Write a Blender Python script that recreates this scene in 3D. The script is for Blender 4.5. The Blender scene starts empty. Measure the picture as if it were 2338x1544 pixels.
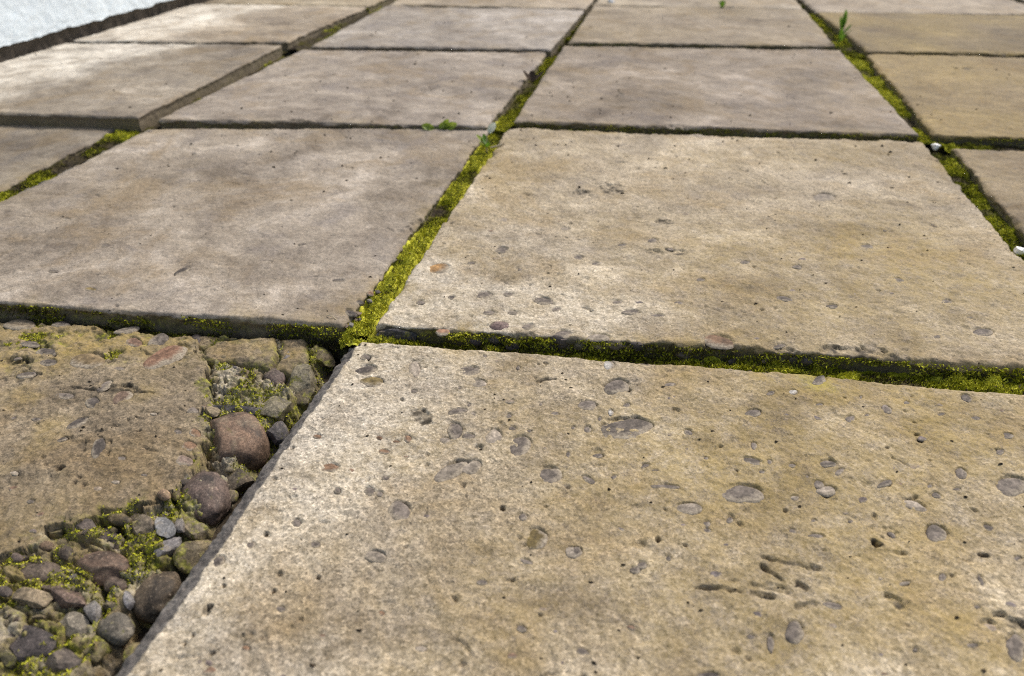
import bpy, bmesh, math, random
import numpy as np
from mathutils import Vector, Matrix, noise as mnoise

# ------------------------------------------------------------------ camera, sky, sun, exposure
sc = bpy.context.scene
PITCH = 0.566805
cam_data = bpy.data.cameras.new('camera'); cam = bpy.data.objects.new('camera', cam_data)
sc.collection.objects.link(cam); sc.camera = cam
cam.location = (0, 0, 0.4); cam.rotation_euler = (math.pi/2 - PITCH, 0, 0)
cam_data.sensor_width = 36; cam_data.lens = 36*1700/2338
cam_data.clip_start = 0.01; cam_data.clip_end = 500
cam_data.dof.use_dof = True; cam_data.dof.focus_distance = 0.68; cam_data.dof.aperture_fstop = 6.0

SUN_AZ, SUN_EL = math.radians(38), math.radians(47)       # azimuth clockwise from +Y: far right of the view
world = bpy.data.worlds.new('World'); sc.world = world; world.use_nodes = True
wn = world.node_tree; wn.nodes.clear()
sky = wn.nodes.new('ShaderNodeTexSky'); sky.sky_type = 'NISHITA'; sky.sun_disc = False
sky.sun_elevation = SUN_EL; sky.sun_rotation = SUN_AZ; sky.air_density = 1.0; sky.dust_density = 4.0; sky.ozone_density = 0.6
bg = wn.nodes.new('ShaderNodeBackground'); bg.inputs['Strength'].default_value = 0.11
wo = wn.nodes.new('ShaderNodeOutputWorld')
wn.links.new(sky.outputs[0], bg.inputs[0]); wn.links.new(bg.outputs[0], wo.inputs[0])
sun_data = bpy.data.lights.new('sun', 'SUN'); sun_data.energy = 2.2; sun_data.angle = math.radians(12); sun_data.color = (1, .95, .88)
sun = bpy.data.objects.new('sun', sun_data); sc.collection.objects.link(sun)
sdir = Vector((math.sin(SUN_AZ)*math.cos(SUN_EL), math.cos(SUN_AZ)*math.cos(SUN_EL), math.sin(SUN_EL)))
sun.rotation_euler = sdir.to_track_quat('Z', 'Y').to_euler(); sun.location = (1, 2, 3)
vs = sc.view_settings; vs.view_transform = 'Standard'; vs.look = 'None'; vs.gamma = 1; vs.exposure = 0.42; vs.use_curve_mapping = False
sc.cycles.filter_width = 1.15; sc.cycles.use_denoising = False

# ------------------------------------------------------------------ helpers
COL = sc.collection
rng = np.random.default_rng(7); random.seed(7)

def hsh(ix, iy, seed):
    h = (ix.astype(np.int64)*374761393 + iy.astype(np.int64)*668265263 + int(seed)*1442695041) & 0xffffffff
    h = ((h ^ (h >> 13))*1274126177) & 0xffffffff
    h = ((h ^ (h >> 15))*2246822519) & 0xffffffff
    return ((h ^ (h >> 16)) & 0xffffff)/float(0xffffff)

def vn(x, y, s):
    x0 = np.floor(x); y0 = np.floor(y); fx = x-x0; fy = y-y0
    fx = fx*fx*fx*(fx*(fx*6-15)+10); fy = fy*fy*fy*(fy*(fy*6-15)+10)
    a = hsh(x0, y0, s); b = hsh(x0+1, y0, s); c = hsh(x0, y0+1, s); d = hsh(x0+1, y0+1, s)
    return ((a+(b-a)*fx)*(1-fy)+(c+(d-c)*fx)*fy)*2-1

def fbm(x, y, s, octv=4, gain=.5):
    r = 0; a = 1.0; t = 0
    for i in range(octv):
        r = r+a*vn(x, y, s+i*17); t += a; a *= gain
        x, y = (x*.8-y*.6)*2.03+11.3, (x*.6+y*.8)*2.03-4.7
    return r/t*1.5

def worley(x, y, s, edge=False):
    x0 = np.floor(x); y0 = np.floor(y); best = np.full(x.shape, 9.0); sec = best.copy(); cid = np.zeros(x.shape)
    for i in (-1, 0, 1):
        for j in (-1, 0, 1):
            cx = x0+i; cy = y0+j
            d = (cx+hsh(cx, cy, s)-x)**2+(cy+hsh(cx, cy, s+5)-y)**2
            m = d < best; sec = np.where(m, best, np.minimum(sec, d)); best = np.where(m, d, best); cid = np.where(m, hsh(cx, cy, s+9), cid)
    return (np.sqrt(best), cid, np.sqrt(sec)) if edge else (np.sqrt(best), cid)

def sstep(a, b, x):
    t = np.clip((x-a)/(b-a), 0, 1); return t*t*(3-2*t)

def mesh_np(name, verts, quads=None, tris=None, attrs=None, smooth=True):
    me = bpy.data.meshes.new(name)
    nq = 0 if quads is None else len(quads); nt = 0 if tris is None else len(tris)
    me.vertices.add(len(verts)); me.vertices.foreach_set('co', np.asarray(verts, np.float32).ravel())
    me.loops.add(nq*4+nt*3); me.polygons.add(nq+nt)
    idx = []
    if nq: idx.append(np.asarray(quads).ravel())
    if nt: idx.append(np.asarray(tris).ravel())
    me.loops.foreach_set('vertex_index', np.concatenate(idx).astype(np.int32))
    st = np.concatenate([np.arange(nq)*4, nq*4+np.arange(nt)*3]).astype(np.int32)
    me.polygons.foreach_set('loop_start', st)
    me.polygons.foreach_set('use_smooth', np.full(nq+nt, smooth))
    for k, v in (attrs or {}).items():
        a = me.attributes.new(k, 'FLOAT', 'POINT'); a.data.foreach_set('value', np.asarray(v, np.float32))
    me.update(calc_edges=True); me.validate()
    return me

def obj(name, me, mat, parent=None, loc=(0, 0, 0)):
    o = bpy.data.objects.new(name, me); COL.objects.link(o); o.location = loc
    if mat is not None and not me.materials: me.materials.append(mat)
    if parent is not None: o.parent = parent
    return o

def empty(name, loc=(0, 0, 0), parent=None):
    o = bpy.data.objects.new(name, None); COL.objects.link(o); o.location = loc; o.empty_display_size = .02
    if parent is not None: o.parent = parent
    return o

def tag(o, label=None, cat=None, group=None, kind=None):
    for k, v in (('label', label), ('category', cat), ('group', group), ('kind', kind)):
        if v: o[k] = v
    return o

# ------------------------------------------------------------------ materials
class NT:
    def __init__(s, name):
        s.m = bpy.data.materials.new(name); s.m.use_nodes = True; s.t = s.m.node_tree; s.t.nodes.clear()
        s.out = s.t.nodes.new('ShaderNodeOutputMaterial'); s.b = s.t.nodes.new('ShaderNodeBsdfPrincipled')
        s.t.links.new(s.b.outputs[0], s.out.inputs[0])
    def n(s, typ, **kw):
        nd = s.t.nodes.new(typ)
        for k, v in kw.items(): setattr(nd, k, v)
        return nd
    def l(s, a, b): s.t.links.new(a, b)
    def put(s, sock, v):
        if hasattr(v, 'is_output'): s.l(v, sock)
        else: sock.default_value = v
    def math(s, op, a, b=0.0, c=0.0, clamp=False):
        nd = s.n('ShaderNodeMath', operation=op, use_clamp=clamp)
        s.put(nd.inputs[0], a); s.put(nd.inputs[1], b); s.put(nd.inputs[2], c); return nd.outputs[0]
    def noise(s, vec, scale, detail=3, rough=.55, dist=0.0):
        nd = s.n('ShaderNodeTexNoise'); nd.inputs['Scale'].default_value = scale; nd.inputs['Detail'].default_value = detail
        nd.inputs['Roughness'].default_value = rough; nd.inputs['Distortion'].default_value = dist
        s.l(vec, nd.inputs['Vector']); return nd.outputs['Fac']
    def voro(s, vec, scale, feature='F1'):
        nd = s.n('ShaderNodeTexVoronoi', feature=feature); nd.inputs['Scale'].default_value = scale
        s.l(vec, nd.inputs['Vector']); return nd
    def ramp(s, fac, *st):
        nd = s.n('ShaderNodeValToRGB'); e = nd.color_ramp.elements
        while len(e) < len(st): e.new(.5)
        for i, (p, c) in enumerate(st):
            e[i].position = p; e[i].color = (c, c, c, 1) if not isinstance(c, tuple) else c+(1,)
        s.put(nd.inputs[0], fac); return nd.outputs[0]
    def mix(s, fac, a, b, blend='MIX'):
        nd = s.n('ShaderNodeMix', data_type='RGBA', blend_type=blend)
        s.put(nd.inputs[0], fac)
        for k, v in ((6, a), (7, b)):
            s.put(nd.inputs[k], v+(1,) if isinstance(v, tuple) else v)
        return nd.outputs[2]
    def attr(s, name): nd = s.n('ShaderNodeAttribute', attribute_name=name); return nd.outputs['Fac']
    def coords(s, jitter=23.0):
        tc = s.n('ShaderNodeTexCoord'); oi = s.n('ShaderNodeObjectInfo')
        v = s.n('ShaderNodeVectorMath', operation='ADD'); k = s.n('ShaderNodeVectorMath', operation='SCALE')
        cb = s.n('ShaderNodeCombineXYZ'); s.l(oi.outputs['Random'], cb.inputs[0]); s.put(cb.inputs[1], s.math('MULTIPLY', oi.outputs['Random'], 1.7))
        s.l(cb.outputs[0], k.inputs[0]); k.inputs['Scale'].default_value = jitter
        s.l(tc.outputs['Object'], v.inputs[0]); s.l(k.outputs[0], v.inputs[1])
        s.oi = oi; return v.outputs[0]
    def bump(s, height, strength, dist, prev=None):
        nd = s.n('ShaderNodeBump'); nd.inputs['Strength'].default_value = strength; nd.inputs['Distance'].default_value = dist
        s.put(nd.inputs['Height'], height)
        if prev is not None: s.l(prev, nd.inputs['Normal'])
        return nd.outputs[0]
    def done(s, col, rough=.85, spec=.3, normal=None):
        s.put(s.b.inputs['Base Color'], col if not isinstance(col, tuple) else col+(1,)); s.put(s.b.inputs['Roughness'], rough)
        s.b.inputs['Specular IOR Level'].default_value = spec
        if normal is not None: s.l(normal, s.b.inputs['Normal'])
        return s.m

def mat_concrete():
    t = NT('weathered_concrete'); v = t.coords(); oc = t.oi.outputs['Color']; grain = t.oi.outputs['Alpha']
    n1 = t.noise(v, 3.6, 5, .62, .8); n2 = t.noise(v, 20, 7, .68, .4); n3 = t.noise(v, 150, 4, .6); n4 = t.noise(v, 850, 3, .7)
    f = t.math('ADD', t.math('MULTIPLY', n1, .58), t.math('MULTIPLY', n2, .42))
    base = t.ramp(f, (.37, (.135, .112, .086)), (.455, (.245, .213, .170)), (.54, (.345, .305, .245)), (.64, (.52, .472, .395)))
    base = t.mix(t.ramp(t.noise(v, 7, 6, .65, 1.0), (.49, 0.0), (.64, .55)), base, (.235, .175, .095))     # brown-ochre staining
    base = t.mix(t.ramp(t.noise(v, 11, 6, .68, .8), (.52, 0.0), (.66, .55)), base, (.205, .186, .172))     # grey patches
    base = t.mix(t.ramp(t.noise(v, 5.5, 6, .7, .6), (.57, 0.0), (.68, .5)), base, (.125, .102, .078))      # dark smudges
    base = t.mix(1.0, base, oc, 'MULTIPLY')
    wf = t.attr('white'); base = t.mix(t.math('MULTIPLY', wf, t.ramp(n2, (.34, .25), (.58, 1.0))), base, (.68, .635, .55))   # pale lime bloom
    vo = t.voro(v, 560); sep = t.n('ShaderNodeSeparateColor'); t.l(vo.outputs['Color'], sep.inputs[0])   # sand grains
    gr = t.ramp(sep.outputs[0], (0.0, .16), (.12, .55), (.45, .95), (.80, 1.32), (1.0, 2.0))
    base2 = t.mix(1.0, base, gr, 'MULTIPLY')
    base = t.mix(t.math('MULTIPLY', grain, .58), base, base2)
    m3 = t.ramp(n3, (.32, .72), (.5, 1.0), (.68, 1.18)); base = t.mix(t.math('MULTIPLY_ADD', grain, .65, .35, clamp=True), base, t.mix(1.0, base, m3, 'MULTIPLY'))
    m4 = t.ramp(n4, (.28, .48), (.5, 1.0), (.72, 1.45)); base = t.mix(t.math('MULTIPLY_ADD', grain, .75, .2, clamp=True), base, t.mix(1.0, base, m4, 'MULTIPLY'))
    fl = t.math('ADD', t.math('MULTIPLY', t.noise(v, 430, 4, .75), .75), t.math('MULTIPLY', n2, .25))
    base = t.mix(t.math('MULTIPLY', t.ramp(fl, (.36, 1.0), (.42, 0.0)), t.math('MULTIPLY_ADD', grain, .7, .1)), base, (.085, .062, .045))
    # dark specks of grit
    vs_ = t.voro(v, 95); sp = t.ramp(vs_.outputs['Distance'], (.05, 1.0), (.10, 0.0))
    sp = t.math('MULTIPLY', sp, t.ramp(t.noise(v, 30, 2), (.5, 0.0), (.62, 1.0)))
    base = t.mix(t.math('MULTIPLY', sp, .8), base, (.06, .045, .035))
    # algae film
    al = t.attr('algae'); an = t.noise(v, 60, 6, .75); af = t.math('MULTIPLY', al, t.ramp(t.math('ADD', t.math('MULTIPLY', an, .55), t.math('MULTIPLY', n4, .45)), (.36, 0.0), (.55, 1.0)))
    base = t.mix(t.math('MULTIPLY', af, .95, clamp=True), base, t.mix(t.ramp(al, (.78, 0.0), (1.0, 1.0)), (.352, .256, .075), (.37, .315, .045)))
    # broken and side faces: grey unweathered concrete with moss film
    sd = t.attr('side'); sc_ = t.mix(n2, (.115, .088, .052), (.235, .195, .140)); base = t.mix(sd, base, t.mix(1.0, sc_, m4, 'MULTIPLY'))
    base = t.mix(t.attr('grey'), base, t.mix(1.0, t.mix(t.ramp(t.noise(v, 90, 5, .7), (.35, 0.0), (.65, 1.0)), (.075, .066, .060), (.185, .168, .152)), m4, 'MULTIPLY'))  # left strip: fracture grey, darkened further to paint shade of its sun-averted face
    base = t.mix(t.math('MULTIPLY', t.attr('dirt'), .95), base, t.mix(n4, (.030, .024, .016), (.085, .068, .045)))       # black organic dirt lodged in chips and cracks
    mo = t.attr('moss'); mf = t.math('MULTIPLY', mo, t.ramp(t.math('ADD', t.math('MULTIPLY', t.noise(v, 75, 5, .7), .65), t.math('MULTIPLY', n4, .35)), (.40, 0.0), (.58, 1.0)))
    mc = t.ramp(t.noise(v, 210, 3), (.32, (.045, .040, .012)), (.5, (.125, .125, .018)), (.68, (.36, .36, .03)))
    base = t.mix(t.math('MULTIPLY', mf, 1.0, clamp=True), base, mc)
    nb = t.bump(n3, .5, .0012); nb = t.bump(n4, .55, .0007, nb)
    nb = t.bump(vo.outputs['Distance'], .35, .0005, nb)
    return t.done(base, t.ramp(n3, (.3, .72), (.7, .92)), .35, nb)

def mat_stone(name='river_stone', rough=(.55, .85)):
    t = NT(name); v = t.coords(3.0); oc = t.oi.outputs['Color']; mossy = t.oi.outputs['Alpha']
    n1 = t.noise(v, 60, 5, .6, .5); n2 = t.noise(v, 420, 4, .7); n3 = t.noise(v, 22, 3, .5)
    c = t.mix(1.0, oc, t.ramp(n1, (.34, .38), (.5, 1.0), (.66, 1.7)), 'MULTIPLY')
    n4 = t.noise(v, 1100, 3, .7); c = t.mix(1.0, c, t.ramp(n2, (.32, .5), (.5, 1.0), (.68, 1.55)), 'MULTIPLY')
    c = t.mix(1.0, c, t.ramp(n4, (.32, .6), (.5, 1.0), (.68, 1.4)), 'MULTIPLY')
    c = t.mix(t.ramp(t.noise(v, 38, 6, .75, .5), (.56, 0.0), (.68, .55)), c, t.mix(n2, (.16, .125, .08), (.36, .30, .21)))      # dried mud and cement left on the stone
    c = t.mix(t.ramp(n2, (.62, 0.0), (.70, .6)), c, (.40, .34, .26))
    mf = t.math('ADD', t.math('MULTIPLY', t.noise(v, 110, 6, .75), .75), t.math('MULTIPLY', n3, .25))
    mf = t.math('SUBTRACT', mf, t.math('MULTIPLY_ADD', mossy, -.24, .64)); mf = t.ramp(mf, (0.0, 0.0), (.07, 1.0))
    mc = t.ramp(t.noise(v, 330, 3), (.3, (.055, .050, .012)), (.5, (.16, .155, .030)), (.72, (.35, .32, .085)))
    c = t.mix(mf, c, mc)
    nb = t.bump(n1, .5, .0016); nb = t.bump(n2, .7, .0007, nb)
    r = t.mix(mf, t.ramp(n1, (.3, rough[0]), (.7, rough[1])), (.9, .9, .9))
    return t.done(c, r, .35, nb)

def mat_pebble():
    t = NT('embedded_pebble'); v = t.coords(3.0); oc = t.oi.outputs['Color']
    tc = t.n('ShaderNodeTexCoord'); n1 = t.noise(v, 1.1, 4, .6, .4)
    geo = t.n('ShaderNodeNewGeometry'); wv = geo.outputs['Position']
    n2 = t.noise(wv, 500, 4, .7); n3 = t.noise(wv, 150, 4, .65)
    c = t.mix(1.0, oc, t.ramp(n1, (.35, .62), (.65, 1.45)), 'MULTIPLY')
    c = t.mix(1.0, c, t.ramp(n3, (.36, .7), (.64, 1.3)), 'MULTIPLY')
    c = t.mix(1.0, c, t.ramp(n2, (.3, .62), (.5, 1.0), (.72, 1.45)), 'MULTIPLY')
    rim = t.attr('rim'); f = t.ramp(t.math('ADD', t.math('MULTIPLY', n3, .7), t.math('MULTIPLY', rim, .5)), (.46, 0.0), (.72, 1.0))
    c = t.mix(f, c, t.mix(t.ramp(n2, (.35, 0.0), (.65, 1.0)), (.15, .122, .09), (.40, .345, .26)))                            # cement film over the edges
    return t.done(c, t.ramp(n2, (.3, .70), (.7, .9)), .25, t.bump(n2, .5, .0005))

def mat_moss():
    t = NT('moss_green'); tc = t.n('ShaderNodeTexCoord'); v = tc.outputs['Object']
    tone = t.attr('tone'); n = t.noise(v, 260, 4, .7); n2 = t.noise(v, 45, 4, .6)
    f = t.math('ADD', tone, t.math('MULTIPLY_ADD', n, .5, -.25)); f = t.math('ADD', f, t.math('MULTIPLY_ADD', n2, .5, -.25))
    c = t.ramp(f, (.05, (.035, .027, .018)), (.3, (.060, .048, .018)), (.48, (.13, .135, .012)), (.64, (.34, .35, .014)), (.88, (.56, .55, .06)))
    return t.done(c, .9, .15, t.bump(n, .7, .0015))

def mat_plain(name, c1, c2, scale=80, rough=.8, spec=.3, bump=(.5, .001)):
    t = NT(name); tc = t.n('ShaderNodeTexCoord'); v = tc.outputs['Object']
    n = t.noise(v, scale, 5, .65); n2 = t.noise(v, scale*6, 3, .6)
    f = t.math('ADD', t.math('MULTIPLY', n, .7), t.math('MULTIPLY', n2, .3))
    return t.done(t.ramp(f, (.32, c1), (.68, c2)), rough, spec, t.bump(n2, bump[0], bump[1]))

def mat_leaf(name, c1, c2):
    t = NT(name); tc = t.n('ShaderNodeTexCoord'); n = t.noise(tc.outputs['Object'], 90, 3)
    c = t.ramp(n, (.3, c1), (.7, c2)); tr = t.n('ShaderNodeBsdfTranslucent'); t.put(tr.inputs[0], c)
    mx = t.n('ShaderNodeMixShader'); mx.inputs[0].default_value = .35
    m = t.done(c, .45, .4); t.l(t.b.outputs[0], mx.inputs[1]); t.l(tr.outputs[0], mx.inputs[2]); t.l(mx.outputs[0], t.out.inputs[0]); return m

M = dict(concrete=mat_concrete(), stone=mat_stone(), pebble=mat_pebble(), moss=mat_moss(),
         soil=mat_plain('joint_soil', (.030, .024, .017), (.085, .066, .045), 60, .95, .1, (.8, .003)),
         plaster=mat_plain('white_roughcast', (.72, .83, .90), (.80, .88, .93), 70, .8, .25, (.5, .002)),
         plinth=mat_plain('dark_plinth', (.040, .034, .024), (.15, .125, .10), 35, .9, .2, (.7, .003)),
         shell=mat_plain('white_shell', (.75, .75, .72), (.88, .88, .86), 200, .35, .5, (.2, .0004)),
         twig=mat_plain('dry_stem', (.30, .24, .15), (.52, .44, .30), 150, .7, .3),
         deadleaf=mat_plain('dead_leaf', (.045, .03, .02), (.11, .075, .05), 150, .8, .2),
         leaf=mat_leaf('weed_leaf', (.07, .17, .015), (.16, .30, .03)), leafy=mat_leaf('yellow_green_leaf', (.16, .25, .02), (.30, .38, .05)),
         leafsheen=mat_leaf('sheen_leaf', (.50, .55, .45), (.66, .70, .62)))  # whitish base colour paints reflected light onto the seedling's upturned leaf

# ------------------------------------------------------------------ measured layout (metres; slab corners far-left, far-right, near-right, near-left)
SLABS = {
 'AR':([(-0.1636,0.6271),(0.5739,0.5214),(0.4377,-0.1652),(-0.2997,-0.0595)],0.0000),
 'AL':([(-0.8274,0.7222),(-0.1732,0.6350),(-0.3055,-0.0320),(-0.9597,0.0552)],-0.0110),
 'BL':([(-0.6477,1.3166),(-0.0389,1.3140),(-0.1713,0.6446),(-0.7655,0.7222)],0.0040),
 'BR':([(-0.0086,1.3185),(0.6938,1.2391),(0.5596,0.5604),(-0.1393,0.6455)],0.0050),
 'BLL':([(-1.2187,1.3849),(-0.7123,1.3539),(-0.8008,0.6696),(-1.4472,0.7006)],-0.0040),
 'BRR':([(0.7266,1.2130),(1.4433,1.1440),(1.2855,0.4313),(0.5688,0.5003)],0.0030),
 'CL':([(-0.5230,1.9441),(0.0856,1.9084),(-0.0431,1.3029),(-0.6422,1.3428)],0.0120),
 'CR':([(0.1300,1.9914),(0.8146,1.9439),(0.6961,1.2560),(0.0024,1.3408)],0.0110),
 'CLL':([(-1.1264,1.9788),(-0.5729,1.9613),(-0.6690,1.3313),(-1.2295,1.3920)],0.0200),
 'CRR':([(0.8616,1.9032),(1.5783,1.8342),(1.4573,1.1858),(0.7207,1.2567)],0.0100),
 'DL':([(-0.4023,2.5818),(0.2278,2.5053),(0.0966,1.9191),(-0.5030,1.9556)],0.0180),
 'DR':([(0.2600,2.6021),(0.9224,2.5417),(0.8160,1.9709),(0.1435,2.0145)],0.0150),
 'DLL':([(-1.0180,2.5958),(-0.4563,2.5376),(-0.5676,1.9888),(-1.1225,2.0007)],0.0220),
 'DRR':([(0.9435,2.4822),(1.6602,2.4132),(1.6045,1.8427),(0.8680,1.9136)],0.0140),
 'EL':([(-0.2913,3.2730),(0.3807,3.1884),(0.2304,2.5170),(-0.4004,2.5937)],0.0190),
 'ER':([(0.3960,3.2888),(1.0508,3.2299),(0.9246,2.5535),(0.2623,2.6139)],0.0140),
 'ELL':([(-0.8968,3.2852),(-0.3173,3.2237),(-0.4540,2.5494),(-1.0159,2.6076)],0.0210),
 'ERR':([(1.0358,3.1761),(1.7282,3.1099),(1.6614,2.4251),(0.9451,2.4941)],0.0140),
 38:([(-0.1802,3.9641),(0.5336,3.8715),(0.3833,3.2001),(-0.2894,3.2848)],0.0200),
 39:([(0.5321,3.9754),(1.1791,3.9180),(1.0530,3.2417),(0.3984,3.3005)],0.0130),
 40:([(-0.7757,3.9747),(-0.1783,3.9097),(-0.3149,3.2354),(-0.8947,3.2971)],0.0200),
 41:([(1.1280,3.8700),(1.7962,3.8066),(1.7294,3.1218),(1.0373,3.1880)],0.0140),
 42:([(-0.0691,4.6552),(0.6865,4.5546),(0.5362,3.8832),(-0.1783,3.9760)],0.0210),
 43:([(0.6682,4.6621),(1.3074,4.6061),(1.1813,3.9298),(0.5344,3.9872)],0.0120),
 44:([(-0.6545,4.6641),(-0.0392,4.5958),(-0.1759,3.9215),(-0.7736,3.9865)],0.0190),
 45:([(1.2202,4.5639),(1.8642,4.5033),(1.7973,3.8185),(1.1296,3.8819)],0.0140),
 46:([(1.4582,1.1426),(2.1749,1.0736),(2.0171,0.3608),(1.3004,0.4298)],0.0050),
 47:([(1.5932,1.8328),(2.3099,1.7638),(2.1889,1.1154),(1.4523,1.1863)],0.0120),
 48:([(1.6751,2.4118),(2.3918,2.3427),(2.3362,1.7723),(1.5996,1.8432)],0.0160),
 49:([(1.7674,3.1057),(2.4598,3.0394),(2.3930,2.3547),(1.6767,2.4237)],0.0160),
 50:([(1.8596,3.7995),(2.5278,3.7361),(2.4610,3.0514),(1.7690,3.1175)],0.0160),
 51:([(1.9518,4.4934),(2.5958,4.4328),(2.5290,3.7481),(1.8612,3.8114)],0.0160),
 'ARR':([(0.5888,0.5193),(1.3262,0.4136),(1.1900,-0.2730),(0.4526,-0.1673)],0.0020),
 53:([(-1.5014,0.8120),(-0.8472,0.7248),(-0.9795,0.0578),(-1.6337,0.1450)],-0.0060),
}
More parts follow.
